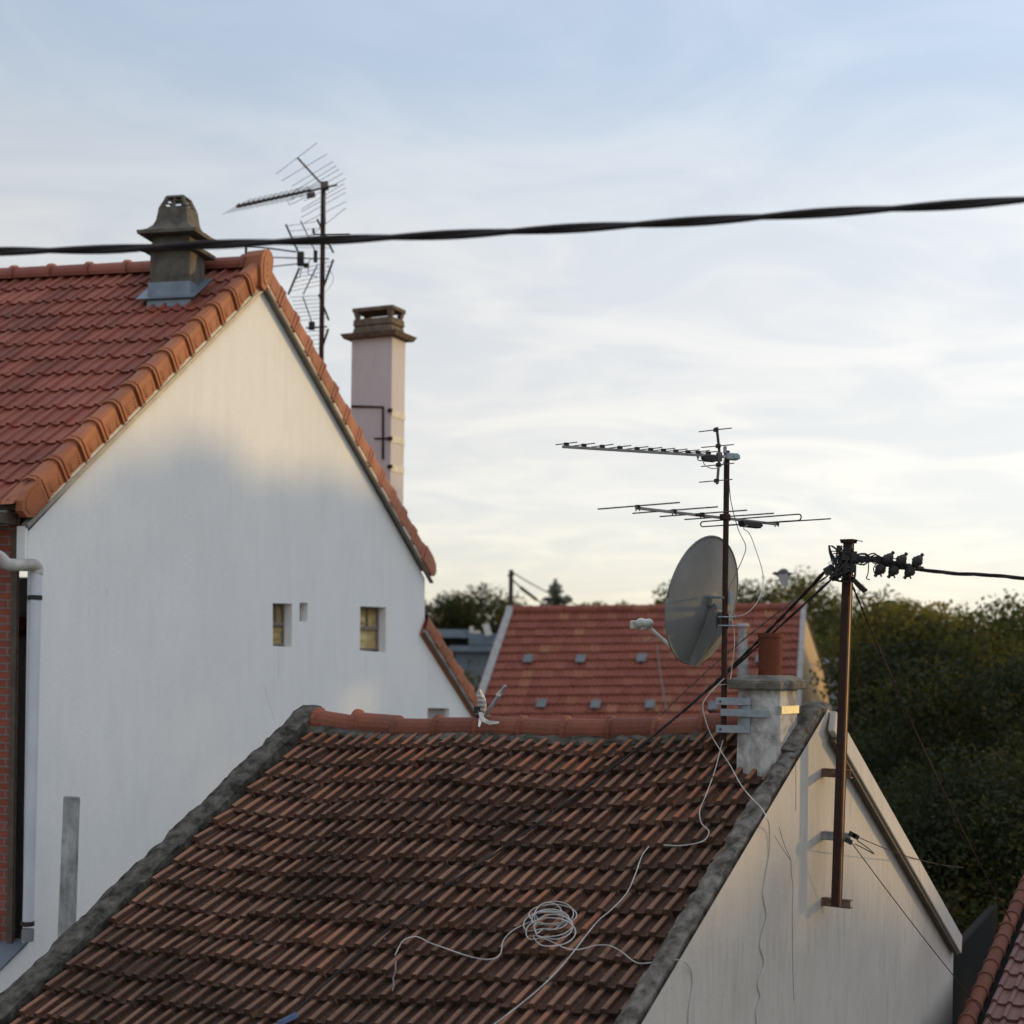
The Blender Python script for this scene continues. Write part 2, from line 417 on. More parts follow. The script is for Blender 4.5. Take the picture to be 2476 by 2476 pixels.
class MB:
    def __init__(s):
        s.v = []; s.f = []; s.a = []; s.m = []; s.uv = None

    def face(s, pts, a=0.5, m=0):
        i = len(s.v)
        s.v += [Vector(p) for p in pts]
        s.f.append(list(range(i, i + len(pts)))); s.a.append(a); s.m.append(m)

    def box(s, o, x, y, z, a=0.5, m=0):
        """o corner, x y z edge vectors"""
        o = Vector(o)
        i = len(s.v)
        s.v += [o, o + x, o + x + y, o + y, o + z, o + x + z, o + x + y + z, o + y + z]
        for q in ((0, 3, 2, 1), (4, 5, 6, 7), (0, 1, 5, 4), (1, 2, 6, 5), (2, 3, 7, 6), (3, 0, 4, 7)):
            s.f.append([i + k for k in q]); s.a.append(a); s.m.append(m)
        return s

    def cbox(s, c, x, y, z, a=0.5, m=0):
        return s.box(Vector(c) - x * 0.5 - y * 0.5 - z * 0.5, x, y, z, a, m)

    def frustum(s, base, top, a=0.5, m=0):
        """two rings of equal length joined"""
        n = len(base)
        i = len(s.v)
        s.v += [Vector(p) for p in base] + [Vector(p) for p in top]
        for k in range(n):
            k2 = (k + 1) % n
            s.f.append([i + k, i + k2, i + n + k2, i + n + k]); s.a.append(a); s.m.append(m)
        s.f.append([i + k for k in range(n)][::-1]); s.a.append(a); s.m.append(m)
        s.f.append([i + n + k for k in range(n)]); s.a.append(a); s.m.append(m)
        return s

    def prism(s, poly, vec, a=0.5, m=0):
        return s.frustum(poly, [Vector(p) + vec for p in poly], a, m)

    def tube(s, pts, r, sides=6, a=0.5, m=0, r2=None):
        pts = [Vector(p) for p in pts]
        n = len(pts)
        ring0 = len(s.v)
        prevx = None
        for k, p in enumerate(pts):
            d = (pts[min(k + 1, n - 1)] - pts[max(k - 1, 0)])
            if d.length < 1e-9: d = Vector((0, 0, 1))
            d.normalize()
            if prevx is None:
                ref = Vector((0, 0, 1)) if abs(d.z) < 0.9 else Vector((1, 0, 0))
                x = d.cross(ref).normalized()
            else:
                x = (prevx - d * prevx.dot(d))
                x = x.normalized() if x.length > 1e-6 else d.orthogonal().normalized()
            prevx = x
            y = d.cross(x)
            rr = r if r2 is None else r + (r2 - r) * k / max(n - 1, 1)
            for j in range(sides):
                t = 2 * math.pi * j / sides
                s.v.append(p + x * (rr * math.cos(t)) + y * (rr * math.sin(t)))
        for k in range(n - 1):
            for j in range(sides):
                j2 = (j + 1) % sides
                b0 = ring0 + k * sides; b1 = b0 + sides
                s.f.append([b0 + j, b0 + j2, b1 + j2, b1 + j]); s.a.append(a); s.m.append(m)
        s.f.append([ring0 + j for j in range(sides)][::-1]); s.a.append(a); s.m.append(m)
        e = ring0 + (n - 1) * sides
        s.f.append([e + j for j in range(sides)]); s.a.append(a); s.m.append(m)
        return s

    def build(s, name, material, parent=None, smooth=False, origin=None, angle=None):
        if parent is not None:
            off = OFF[parent.name]
        elif origin is not None:
            off = Vector(origin)
        else:
            xs = [p.x for p in s.v]; ys = [p.y for p in s.v]; zs = [p.z for p in s.v]
            off = Vector(((min(xs) + max(xs)) / 2, (min(ys) + max(ys)) / 2, min(zs)))
        me = bpy.data.meshes.new(name)
        me.from_pydata([p - off for p in s.v], [], s.f)
        mats = material if isinstance(material, (list, tuple)) else [material]
        for mm in mats: me.materials.append(mm)
        if len(mats) > 1:
            me.polygons.foreach_set('material_index', s.m)
        at = me.attributes.new('tile', 'FLOAT', 'FACE')
        at.data.foreach_set('value', s.a)
        if s.uv:
            ul = me.uv_layers.new(name='UVMap')
            for poly in me.polygons:
                for li in poly.loop_indices:
                    vi = me.loops[li].vertex_index
                    ul.data[li].uv = s.uv(s.v[vi])
        me.validate()
        if smooth:
            me.polygons.foreach_set('use_smooth', [True] * len(me.polygons))
            if angle:
                me.set_sharp_from_angle(angle=R(angle))
        me.update()
        o = bpy.data.objects.new(name, me)
        COL.objects.link(o)
        if parent is not None:
            o.parent = parent
        else:
            o.location = off
        OFF[o.name] = off
        return o


def bevel(o, w=0.006, seg=2):
    b = o.modifiers.new('bevel', 'BEVEL')
    b.width = w; b.segments = seg; b.limit_method = 'ANGLE'; b.angle_limit = R(40)
    return o


def smooth_path(pts, sub=6):
    """Catmull-Rom through points"""
    pts = [Vector(p) for p in pts]
    out = []
    n = len(pts)
    for i in range(n - 1):
        p0, p1, p2, p3 = pts[max(i - 1, 0)], pts[i], pts[i + 1], pts[min(i + 2, n - 1)]
        for k in range(sub):
            t = k / sub
            out.append(0.5 * ((2 * p1) + (p2 - p0) * t + (2 * p0 - 5 * p1 + 4 * p2 - p3) * t * t + (3 * p1 - p0 - 3 * p2 + p3) * t ** 3))
    out.append(pts[-1])
    return out


def sagged(a, b, sag, n=24):
    return [a.lerp(b, i / n) - UP * (sag * 4 * (i / n) * (1 - i / n)) for i in range(n + 1)]


def twisted(mb, path, strands, r, hr, pitch, sides=6, a=0.5):
    """strands wound round a path"""
    L = [0.0]
    for i in range(1, len(path)):
        L.append(L[-1] + (path[i] - path[i - 1]).length)
    tot = L[-1]
    step = pitch / 14
    m = int(tot / step) + 1
    samples = []
    j = 0
    for k in range(m + 1):
        d = tot * k / m
        while j < len(L) - 2 and L[j + 1] < d: j += 1
        t = (d - L[j]) / max(L[j + 1] - L[j], 1e-9)
        samples.append((path[j].lerp(path[j + 1], t), d))
    for q in range(strands):
        pts = []
        for k, (p, d) in enumerate(samples):
            tg = (samples[min(k + 1, m)][0] - samples[max(k - 1, 0)][0]).normalized()
            x = tg.cross(UP).normalized(); y = x.cross(tg)
            th = 2 * math.pi * (d / pitch + q / strands)
            pts.append(p + x * (hr * math.cos(th)) + y * (hr * math.sin(th)))
        mb.tube(pts, r, sides, a)
    return mb


def tiles(mb, O, e1, e2, n, ncol, nrow, tw, tg, prof, thick, jit=0.004, sag=None, first=0.0, lens=0.03, skip=None, bright=None, pan=1.0, edge=0.9, lap=None, slip=0):
    """interlocking tiles: rows of profiled tiles running from O along e1, down along e2"""
    for r in range(nrow):
        for c in range(ncol):
            if skip and skip(r, c): continue
            a = random.random()
            if bright: a = min(1.0, max(0.0, bright(r, c, a)))
            dz = random.uniform(-1, 1) * jit
            dy = random.uniform(-1, 1) * jit * 2.0
            tilt = random.uniform(-1, 1) * jit * 1.2
            if slip and random.random() < slip:
                dy += random.uniform(.01, .035); tilt += random.uniform(-.02, .02); dz += .006
            top = []; bot = []; low = []
            for fx, h in prof:
                x = (c + fx) * tw
                y0 = r * tg + first - 0.02
                y1 = (r + 1) * tg + first + lens + dy
                s0 = sag(x, y0) if sag else 0.0
                s1 = sag(x, y1) if sag else 0.0
                tl = tilt * (fx - 0.5) * 2
                p0 = O + e1 * x + e2 * y0 + n * (h + dz * 0.3) + UP * s0
                p1 = O + e1 * x + e2 * y1 + n * (h + thick + dz + tl) + UP * s1
                top.append(p0); bot.append(p1)
                low.append(p1 - n * (thick + 0.3 * h) - e2 * 0.008)
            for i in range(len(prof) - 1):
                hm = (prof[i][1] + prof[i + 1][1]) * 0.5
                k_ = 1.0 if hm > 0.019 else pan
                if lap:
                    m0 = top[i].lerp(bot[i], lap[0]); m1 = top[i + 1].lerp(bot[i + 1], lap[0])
                    mb.face([top[i], top[i + 1], m1, m0], a * k_ * lap[1])  # moss and the row's shadow line both put into the colour below each lap
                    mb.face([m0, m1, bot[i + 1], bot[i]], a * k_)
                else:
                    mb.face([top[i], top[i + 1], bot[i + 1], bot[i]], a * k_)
                mb.face([bot[i], bot[i + 1], low[i + 1], low[i]], a * edge * k_)  # front edge darkened: shade of the row step painted into the tile
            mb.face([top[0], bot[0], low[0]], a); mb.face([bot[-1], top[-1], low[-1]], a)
    return mb


def ridge_tiles(mb, A, B, n, rad, collar=0.02, nside=10, spread=112, sag=None, rnd=0.3, drop=0.0, flip=False):
    """half-round ridge tiles with a collar at each joint, from A to B"""
    d = (B - A); L = d.length; d = d.normalized()
    side = d.cross(UP).normalized()
    for i in range(n):
        a = random.random()
        jz = random.uniform(-1, 1) * 0.006 * rnd
        st = [(0.0, rad + collar), (0.10, rad + collar), (0.13, rad + collar * 0.2), (0.16, rad), (1.03, rad * 0.97)]
        if flip: st = [(1 - t, q) for t, q in st][::-1]
        rings = []
        for t, rr in st:
            p = A + d * (L * (i + t) / n)
            z = (sag((i + t) / n) if sag else 0.0) + jz - drop
            rg = []
            for k in range(nside + 1):
                th = R(-spread + 2 * spread * k / nside)
                rg.append(p + side * (rr * math.sin(th)) + UP * (rr * math.cos(th) + z))
            rings.append(rg)
        for q in range(len(rings) - 1):
            for k in range(nside):
                mb.face([rings[q][k], rings[q][k + 1], rings[q + 1][k + 1], rings[q + 1][k]], a)
        for rg in (rings[0], rings[-1]):
            mb.face(rg, a * 0.8)
    return mb


def rough_strip(mb, A, B, wv, hv, nseg, amp, nw=4, seed=0, taper=None):
    """lumpy mortar band from A to B, cross-section wv (across) x hv (up)"""
    rows = []
    for i in range(nseg + 1):
        t = i / nseg
        p = A.lerp(B, t)
        k = taper(t) if taper else 1.0
        ring = []
        pro = [(0, -1.0)] + [(j / nw, 0.75 + 0.25 * math.sin(math.pi * j / nw)) for j in range(nw + 1)] + [(1, -1.0)]
        for fx, fy in pro:
            q = p + wv * fx * k + hv * fy
            nn = mnoise.noise_vector(q * 9.0 + Vector((seed, 0, 0))) * amp + mnoise.noise_vector(q * 24.0) * amp * 0.5
            ring.append(q + nn)
        rows.append(ring)
    m = len(rows[0])
    i0 = len(mb.v)
    for rg in rows: mb.v += rg
    for i in range(nseg):
        for j in range(m - 1):
            b = i0 + i * m + j
            mb.f.append([b, b + 1, b + m + 1, b + m]); mb.a.append(0.5); mb.m.append(0)
    mb.f.append([i0 + j for j in range(m)]); mb.a.append(.5); mb.m.append(0)
    mb.f.append([i0 + nseg * m + j for j in range(m)][::-1]); mb.a.append(.5); mb.m.append(0)
    return mb


def verge(mb, A, B, g, n, count, top_w=0.11, face_h=0.215, th=0.0, first_in=0.0):
    """overlapping L-shaped verge tiles from A (top) down to B; g outward, n roof normal"""
    d = B - A; L = d.length; d = d.normalized()
    prof = [(-top_w, 0.015, 0, 1), (-0.03, 0.035, 0, 1), (0.03, 0.025, 0.4, 0.9), (0.055, -0.005, 0.9, 0.4), (0.06, -0.05, 1, 0), (0.06, -face_h, 1, 0), (0.03, -face_h, 0, -1)]
    st = [(-0.06, 0.0), (0.06, 0.0), (0.74, 0.004), (0.77, 0.022), (0.83, 0.022), (0.86, 0.010), (0.90, 0.010), (0.93, 0.028), (1.0, 0.028), (1.0, 0.0)]
    for i in range(count):
        a = random.random()
        off = random.uniform(0, 0.006)
        rings = []
        for t, o in st:
            p = A + d * (L * (i + t) / count)
            rings.append([p + g * (x + (o + off) * nx) + n * (y + (o + off) * ny) for x, y, nx, ny in prof])
        for q in range(len(rings) - 1):
            for k in range(len(prof) - 1):
                mb.face([rings[q][k], rings[q + 1][k], rings[q + 1][k + 1], rings[q][k + 1]], a)
        # raised panel on the face
        def fp(t, y, o):
            return A + d * (L * (i + t) / count) + g * (0.06 + o + off) + n * y
        q = [(0.10, -0.065), (0.66, -0.065), (0.66, -face_h + 0.03), (0.10, -face_h + 0.03)]
        mb.frustum([fp(t, y, 0.0) for t, y in q], [fp(t + (0.015 if t < 0.4 else -0.015), y + (-0.012 if y > -0.1 else 0.012), 0.007) for t, y in q], a)
        # nail holes
        for tt in (0.20, 0.56):
            for k in range(4):
                y = -0.09 - k * (face_h - 0.13) / 3
                c = fp(tt + 0.015 * k, y, 0.0095)
                rr = 0.0055 + 0.0014 * k
                mb.face([c + d * (rr * math.cos(w)) + n * (rr * math.sin(w)) for w in [2 * math.pi * j / 8 for j in range(8)]], 0.0, 1)
    return mb


def fill_poly(mb, outer, holes, a=0.5):
    polys = [[Vector(p) for p in outer]] + [[Vector(p) for p in h] for h in holes]
    flat = [p for q in polys for p in q]
    i0 = len(mb.v)
    mb.v += flat
    for tri in tessellate_polygon(polys):
        mb.f.append([i0 + k for k in tri]); mb.a.append(a); mb.m.append(0)
    return mb


# ------------------------------------------------------------------ ground
gb = MB()
gb.face([(-1500, -1500, 0), (1500, -1500, 0), (1500, 1500, 0), (-1500, 1500, 0)])
tag(gb.build('ground', M['grass'], origin=(0, 0, 0)), kind='structure')

# ================================================================== WHITE HOUSE
WA = 25.0
wv = ang(WA)                                   # along the gable, away from the camera
wg = Vector((math.cos(R(WA)), -math.sin(R(WA)), 0))  # gable outward normal
wp = P(630, 690, 17.0)
RID = 12.6
we1 = Vector((-math.cos(R(RID)), math.sin(R(RID)), 0))  # along the ridge, to the left


def wh(x, y, off=0.0):
    return hit(x, y, wp + wg * off, wg)


apex = wh(630, 690)
eaveL = wh(48, 1272)
eaveR = wh(1037, 1408)
white = thing('white_house', 'tall white rendered house with red tiled roof and brick flank', 'house', (apex.x, apex.y, 0))

LIFT = UP * 0.23
wall_apex = apex.copy()
apex = apex + LIFT; eaveL = eaveL + LIFT; eaveR = eaveR + LIFT
dL = (eaveL - apex); lenL = dL.length; dL.normalize()
nL = we1.cross(dL).normalized()
if nL.z < 0: nL = -nL
dR = (eaveR - apex); lenR = dR.length; dR.normalize()
nR = we1.cross(dR).normalized()
if nR.z < 0: nR = -nR

# --- gable wall with recessed openings
wins = [[(659, 1458.5), (706.5, 1459.5), (705.5, 1564.5), (660, 1562)],
        [(724.5, 1457.5), (744, 1457.5), (743.5, 1503.5), (724, 1502.5)],
        [(871, 1466), (933.5, 1468.5), (932.5, 1577.5), (870, 1572.5)],
        [(1034, 1712), (1087, 1713), (1086, 1752), (1034, 1752)]]
hp = [[wh(*q) for q in w] for w in wins]
cornL = wh(68, 1285)
cornL = Vector((cornL.x, cornL.y, cornL.z))
base_c = wh(66, 2281)
fr = wh(-160, 2505)
cR = wh(1027, 1398)
outer = [wall_apex - UP * 0.0, cornL, Vector((cornL.x, cornL.y, base_c.z)), fr, Vector((fr.x, fr.y, 0)),
         Vector((wh(1230, 1840).x, wh(1230, 1840).y, 0)), wh(1230, 1840), wh(1027, 1530), cR]
mb = MB()
fill_poly(mb, outer, hp)
depth = [0.11, 0.10, 0.11, 0.08]
for h, dd in zip(hp, depth):
    for k in range(4):
        a_, b_ = h[k], h[(k + 1) % 4]
        mb.face([a_, b_, b_ - wg * dd, a_ - wg * dd])
gable = mb.build('gable_wall', M['white_render'], white)
for k, nm in ((0, 'window'), (2, 'window')):
    h = hp[k]
    q = [p - wg * depth[k] for p in h]
    ex = (q[1] - q[0]); ez = (q[3] - q[0])
    fb = MB()
    t = 0.035; W_ = ex.length; H_ = ez.length
    exu, ezu = ex.normalized(), ez.normalized()
    o = q[0] - wg * 0.01
    for (a0, a1, b0, b1) in ((0, t, 0, H_), (W_ - t, W_, 0, H_), (t, W_ - t, 0, t * .7), (t, W_ - t, H_ - t * .7, H_), (t, W_ - t, H_ * .49 - t * .6, H_ * .49 + t * .6), (W_ * .56, W_ * .56 + t * .7, t * .7, H_ * .49 - t * .6)):
        fb.box(o + exu * a0 + ezu * b0 - wg * 0.03, exu * (a1 - a0), ezu * (b1 - b0), wg * 0.04)
    win = fb.build(nm, M['taupe'], white)
    win['label'] = ['small recessed louvred window left of the vent niche', '', 'wider recessed louvred window right of the vent niche'][k]
    sb = MB()
    ns = 20
    for i in range(ns):
        z0 = t * .7 + (H_ - 1.4 * t) * i / ns
        p = o + exu * t + ezu * z0 - wg * 0.025
        sb.box(p, exu * (W_ - 2 * t), ezu * ((H_ - 1.4 * t) / ns * 0.8) + wg * (0.012 + random.uniform(-.004, .004)), wg * 0.004)
    sb.build('louvre_pane', M['louvre'], win)
    bb = MB(); bb.face([p - wg * 0.06 for p in q]); bb.build('backing', M['taupe'], win)
for k, nm in ((1, 'vent_niche'), (3, 'vent_niche')):
    bb = MB(); bb.face([p - wg * (depth[k] - 0.002) for p in hp[k]]); bb.build(nm, M['niche'], white)
    if k == 3:
        bb = MB()
        c0 = wh(1034, 1712, 0.003); c1 = wh(1087, 1713, 0.003)
mb = MB()
for pts in ([(256, 1425), (259, 1432), (258, 1440)], [(1036, 1560), (1036, 1620), (1035, 1700)], [(672, 1568), (673, 1600), (672, 1640)], [(884, 1580), (885, 1610), (884, 1650)], [(640, 1660), (650, 1700), (664, 1742)]):
    mb = MB()
    mb.tube(smooth_path([wh(x, y, -.0028) for x, y in pts], 5), .0042, 5)
    mb.build('wall_crack', M['crack_grey'], gable)
# --- brick flank, corner board and the other walls
bc = Vector((cornL.x, cornL.y, 0)) - wg * 0.10
bl = bc + we1 * 9.0
top_z = cornL.z + 0.20
mb = MB()
mb.face([bc, bl, bl + UP * top_z, bc + UP * top_z])
mb.uv = lambda p: ((p - bc).dot(we1), p.z)
mb.build('brick_wall', M['brick'], white)
mb = MB()
fn = Vector((-we1.y, we1.x, 0)); fn = fn if fn.y < 0 else -fn
mb.box(bc + we1 * 0.005 + fn * 0.003, we1 * 0.055, fn * 0.03, UP * (top_z - 0.2))
mb.build('corner_board', M['brown_wood'], white)
mb = MB()
mb.box(bc - we1 * 0.0 + fn * 0.003 + UP * (wh(60, 1352).z), wg * 0.10, fn * 0.05, UP * (wh(60, 1272).z - wh(60, 1352).z))
mb.build('corner_return', M['white_render'], white)
# eave soffit
mb = MB()
so_ = eaveL - nL * 0.27
mb.box(bc + we1 * 0.02 + UP * (top_z - 0.14), we1 * 8.9, fn * 0.34, UP * 0.10)
mb.build('soffit', M['brown_wood'], white)
# back and far walls
br_ = Vector((cR.x, cR.y, 0)); bl2 = br_ + we1 * 9.0
mb = MB()
bk = br_ - wg * 0.05
mb.face([bk, bk + UP * cR.z, bk + we1 * 9 + UP * cR.z, bk + we1 * 9])
af = apex + we1 * 9.0 - UP * 0.05
mb.face([bl, bl2, bl2 + UP * cR.z, af, bl + UP * top_z])
mb.build('rear_wall', M['white_render'], white)
# --- porch corner with zinc roof at the bottom left
zt = wh(66, 2277)
mb = MB()
dn = (wh(-160, 2503) - zt)
mb.box(zt + wg * 0.03, we1 * 4.0, dn, UP * 0.025)
mb.build('zinc_roof', M['zinc'], white)
mb = MB()
pw = P(33, 2210, 13.2)
mb.box(bc + we1 * 0.17 + fn * 0.004 + UP * (wh(30, 2300).z), we1 * 3.0, fn * 0.05, UP * (wh(30, 2209).z - wh(30, 2300).z))
o = mb.build('plinth', M['white_render'], white); bevel(o, 0.01)

# --- left slope tiles
TW, TG = 0.30, lenL / 14.0
prof_w = [(0.0, 0.0), (0.03, 0.026), (0.10, 0.034), (0.17, 0.026), (0.21, 0.002), (0.34, -0.004), (0.47, 0.0), (0.51, 0.020), (0.57, 0.026), (0.63, 0.020), (0.67, 0.0), (0.84, -0.004), (1.0, 0.0)]
mb = MB()
tiles(mb, apex - nL * 0.02 - wg * 0.0 + we1 * 0.06, we1, dL, nL, 28, 14, TW, TG, prof_w, 0.030, 0.003)
roofL = mb.build('roof', M['red_tile'], white)
mb = MB()
mb.box(apex - nL * 0.10, we1 * 8.7, dL * lenL, nL * 0.06)
mb.build('roof_deck', M['brown_wood'], white)
# right (rear) slope
mb = MB()
tiles(mb, apex - nR * 0.02 + we1 * 0.06, we1, dR, nR, 28, 14, TW, lenR / 14, prof_w, 0.030, 0.003)
mb.box(apex - nR * 0.10, we1 * 8.7, dR * lenR, nR * 0.06)
mb.build('rear_roof', M['red_tile'], white)
# ridge
mb = MB()
ridge_tiles(mb, apex + UP * 0.005 + we1 * 0.16, apex + UP * 0.005 + we1 * 8.6, 17, 0.112, 0.024, rnd=0.2)
mb.build('ridge_tiles', M['ridge_tile'] if False else M['red_tile'], white, smooth=True, angle=50)
# verge tiles
mb = MB()
verge(mb, apex + dL * 0.10 + nL * 0.05, eaveL + nL * 0.05 - dL * 0.22, wg, nL, 13)
# rounded end piece
def end_piece(mb, A, d, n, g, L=0.34, h=0.23):
    out = [(-0.02, 0.03), (L * 0.55, 0.03), (L * 0.85, -0.01), (L, -h * 0.40), (L * 0.93, -h * 0.78), (L * 0.72, -h), (-0.02, -h)]
    mb.prism([A + d * x + n * y + g * 0.0 for x, y in out], g * 0.085, 0.3)
    mb.prism([A + d * (x * .8 + .02) + n * (y * .8 - .025) + g * 0.085 for x, y in out], g * 0.006, 0.5)
    mb.prism([A + d * x + n * y * 0.12 - g * 0.16 for x, y in out], g * 0.16, 0.3)
end_piece(mb, eaveL + nL * 0.05 - dL * 0.24, dL, nL, wg)
verge(mb, apex + dR * 0.10 + nR * 0.075, eaveR + nR * 0.075 - dR * 0.28, wg, nR, 13, face_h=0.25)
end_piece(mb, eaveR + nR * 0.075 - dR * 0.30, dR, nR, wg, 0.40, 0.26)
mb.build('verge_tiles', [M['verge_tile'], M['dark_hole']], white)
# apex cap: disc-ended ridge piece closing the gable
mb = MB()
capo = [(630, 640), (634, 615), (641, 603), (650, 602), (658, 611), (662, 630), (660, 652), (652, 684), (641, 704), (633, 692)]
mb.prism([hit(x, y, apex + wg * 0.10, wg) for x, y in capo], -wg * 0.24, 0.35)
capi = [(637, 640), (639, 622), (645, 613), (652, 616), (656, 632), (653, 655), (646, 684), (641, 690), (637, 676)]
mb.prism([hit(x, y, apex + wg * 0.10, wg) for x, y in capi], wg * 0.008, 0.7)
for y_ in (637, 652, 667):
    c = hit(647, y_, apex + wg * 0.110, wg)
    mb.face([c + wv * (.010 * math.cos(w)) + UP * (.010 * math.sin(w)) for w in [2 * math.pi * j / 8 for j in range(8)]], 0.0, 1)
o = mb.build('apex_cap', [M['verge_tile'], M['dark_hole']], white); bevel(o, 0.02, 3)
# metal trim strips under the verges
mb = MB()
mb.box(apex - nL * 0.190 + dL * 0.20 + wg * 0.004, dL * (lenL - 0.10), wg * 0.075, -nL * 0.045)
mb.build('verge_trim', M['trim'], white)
mb = MB()
mb.box(apex - nR * 0.190 + dR * 0.18 + wg * 0.004, dR * (lenR - 0.06), wg * 0.055, -nR * 0.030)
mb.build('verge_trim', M['brown_trim'], white)
for dd_, nn_, ll_ in ((dL, nL, lenL), (dR, nR, lenR)):
    mb = MB()
    mb.box(apex - nn_ * 0.155 + dd_ * 0.16 + wg * 0.003, dd_ * (ll_ - 0.25), wg * 0.062, -nn_ * 0.036)
    mb.build('verge_bedding', M['white_trim'], white)  # pale strip paints the sunlit gap under the verge tiles
# --- lower rear wing with its own verge
a0, a1 = wh(1029, 1492), wh(1185, 1745)
dA = (a1 - a0); lA = dA.length; dA.normalize()
nA = we1.cross(dA).normalized()
if nA.z < 0: nA = -nA
mb = MB()
verge(mb, a0, a1, wg, nA, 6, face_h=0.22)
mb.box(a0 - nA * 0.30, we1 * 7, dA * lA, nA * 0.27)
tiles(mb, a0 + we1 * 0.06 - nA * 0.03, we1, dA, nA, 20, 5, TW, lA / 5, prof_w, 0.03)
mb.build('wing_roof', [M['verge_tile'], M['dark_hole']], white)
mb = MB()
mb.box(a0 - nA * 0.222 + wg * 0.004, dA * lA, wg * 0.05, -nA * 0.045)
mb.build('wing_trim', M['trim'], white)
# --- gutter and downpipe
mb = MB()
gp0 = eaveL + dL * 0.06 - nL * 0.14 - wg * 0.15
mb.tube([gp0, gp0 + we1 * 8.5], 0.075, 12)
mb.build('gutter', M['pvc_old'], white, smooth=True, angle=40)
pipe_t = wh(88, 1372, 0.09); pipe_b = wh(68, 2238, 0.09)
mb = MB()
mb.tube([pipe_t + UP * -0.02, pipe_b], 0.052, 14)
pipe = mb.build('downpipe', M['pvc'], white, smooth=True, angle=40)
mb = MB()
pl = [wh(-60, 1330, -0.1), wh(-5, 1345, 0.0), wh(18, 1364, 0.05), wh(55, 1366, 0.07), wh(80, 1366, 0.09), wh(89, 1374, 0.09), wh(88.5, 1388, 0.09)]
mb.tube(smooth_path(pl, 5), 0.058, 14)
mb.build('pipe_elbow', M['pvc_old'], pipe, smooth=True)
for y in (1445, 2233):
    mb = MB()
    c = wh(87 if y < 2000 else 68, y, 0.09)
    mb.tube([c - UP * 0.022, c + UP * 0.022], 0.058, 14)
    mb.box(c - wg * 0.09 - wv * 0.012 - UP * 0.02, wg * 0.06 - wv * 0.03, wv * 0.024, UP * 0.04)
    mb.build('pipe_clamp', M['black'], pipe, smooth=True, angle=40)
mb = MB()
pb2 = wh(66, 2276, 0.09)
mb.tube([pipe_b - UP * 0.03, pb2], 0.057, 14)
mb.build('pipe_shoe', M['grey_plastic'], pipe, smooth=True, angle=40)

# --- grey chimney with cowl on the left slope
def ring4(c, ux, vy, hx, hy):
    return [c - ux * hx - vy * hy, c + ux * hx - vy * hy, c + ux * hx + vy * hy, c - ux * hx + vy * hy]


cu = -we1; cv = Vector((-cu.y, cu.x, 0)); cv = cv if cv.y > 0 else -cv
pr = hit(458, 728, apex + nL * 0.03, nL)      # front right foot on the roof
hx, hy = 0.245, 0.20
cc = pr - cu * hx + cv * hy
def zat(y, x=410):
    return (CAM + ray(x, y) * cc.y).z
mb = MB()
mb.frustum(ring4(Vector((cc.x, cc.y, pr.z - 0.4)), cu, cv, hx, hy), ring4(Vector((cc.x, cc.y, zat(612))), cu, cv, hx, hy))
chim = mb.build('chimney', M['grey_concrete'], white)
chim['label'] = 'dark grey chimney with flared cowl on the left roof slope'
bevel(chim, 0.012)
mb = MB()
for y0, y1, ex in ((617, 607, 0.095), (580, 570, 0.115)):
    mb.frustum(ring4(Vector((cc.x, cc.y, zat(y0))), cu, cv, hx + ex * .92, hy + ex), ring4(Vector((cc.x, cc.y, zat(y1))), cu, cv, hx + ex, hy + ex))
mb.frustum(ring4(Vector((cc.x, cc.y, zat(606))), cu, cv, hx - .01, hy - .01), ring4(Vector((cc.x, cc.y, zat(579))), cu, cv, hx - .02, hy - .02))
o = mb.build('chimney_slab', M['grey_concrete'], chim); bevel(o, 0.008)
mb = MB()
CX_ = Vector((cc.x, cc.y, 0))
st = [(570, .335, .29), (563, .265, .235), (553, .215, .195), (540, .190, .172), (524, .178, .160), (508, .170, .150)]
for (y0, a0_, b0_), (y1, a1_, b1_) in zip(st[:-1], st[1:]):
    mb.frustum(ring4(CX_ + UP * zat(y0), cu, cv, a0_, b0_), ring4(CX_ + UP * zat(y1), cu, cv, a1_, b1_))
# openwork top: corner legs and thin slats with sky between
zt0, zt1 = zat(508), zat(481)
for sx_ in (-1, 1):
    for sy_ in (-1, 1):
        mb.tube([CX_ + UP * zt0 + cu * sx_ * .148 + cv * sy_ * .128, CX_ + UP * zt1 + cu * sx_ * .092 + cv * sy_ * .080], 0.026, 6)
    mb.tube([CX_ + UP * zt0 + cv * sx_ * .135, CX_ + UP * zt1 + cv * sx_ * .085], 0.014, 6)
for k in (0.30, 0.62):
    z = zt0 + (zt1 - zt0) * k
    sX = .155 - .056 * k; sY = .135 - .048 * k
    for sgn in (-1, 1):
        mb.cbox(CX_ + UP * z + cv * sgn * sY, cu * sX * 1.9, cv * 0.014, UP * 0.014)
        mb.cbox(CX_ + UP * z + cu * sgn * sX, cu * 0.014, cv * sY * 1.9, UP * 0.014)
mb.frustum(ring4(CX_ + UP * (zt1 - .01), cu, cv, .122, .108), ring4(CX_ + UP * zat(477), cu, cv, .100, .088))
o = mb.build('cowl', M['grey_concrete'], chim)
mb = MB()
mb.frustum(ring4(Vector((cc.x, cc.y, pr.z - 0.3)), cu, cv, hx + .03, hy + .02), ring4(Vector((cc.x, cc.y, zat(692))), cu, cv, hx + .012, hy + .01))
fl = pr + dL * 0.02 + nL * 0.05
mb.box(fl - cu * (2 * hx + .14), cu * (2 * hx + .22), -dL * 0.45, nL * 0.012)
mb.build('flashing', M['zinc'], chim)

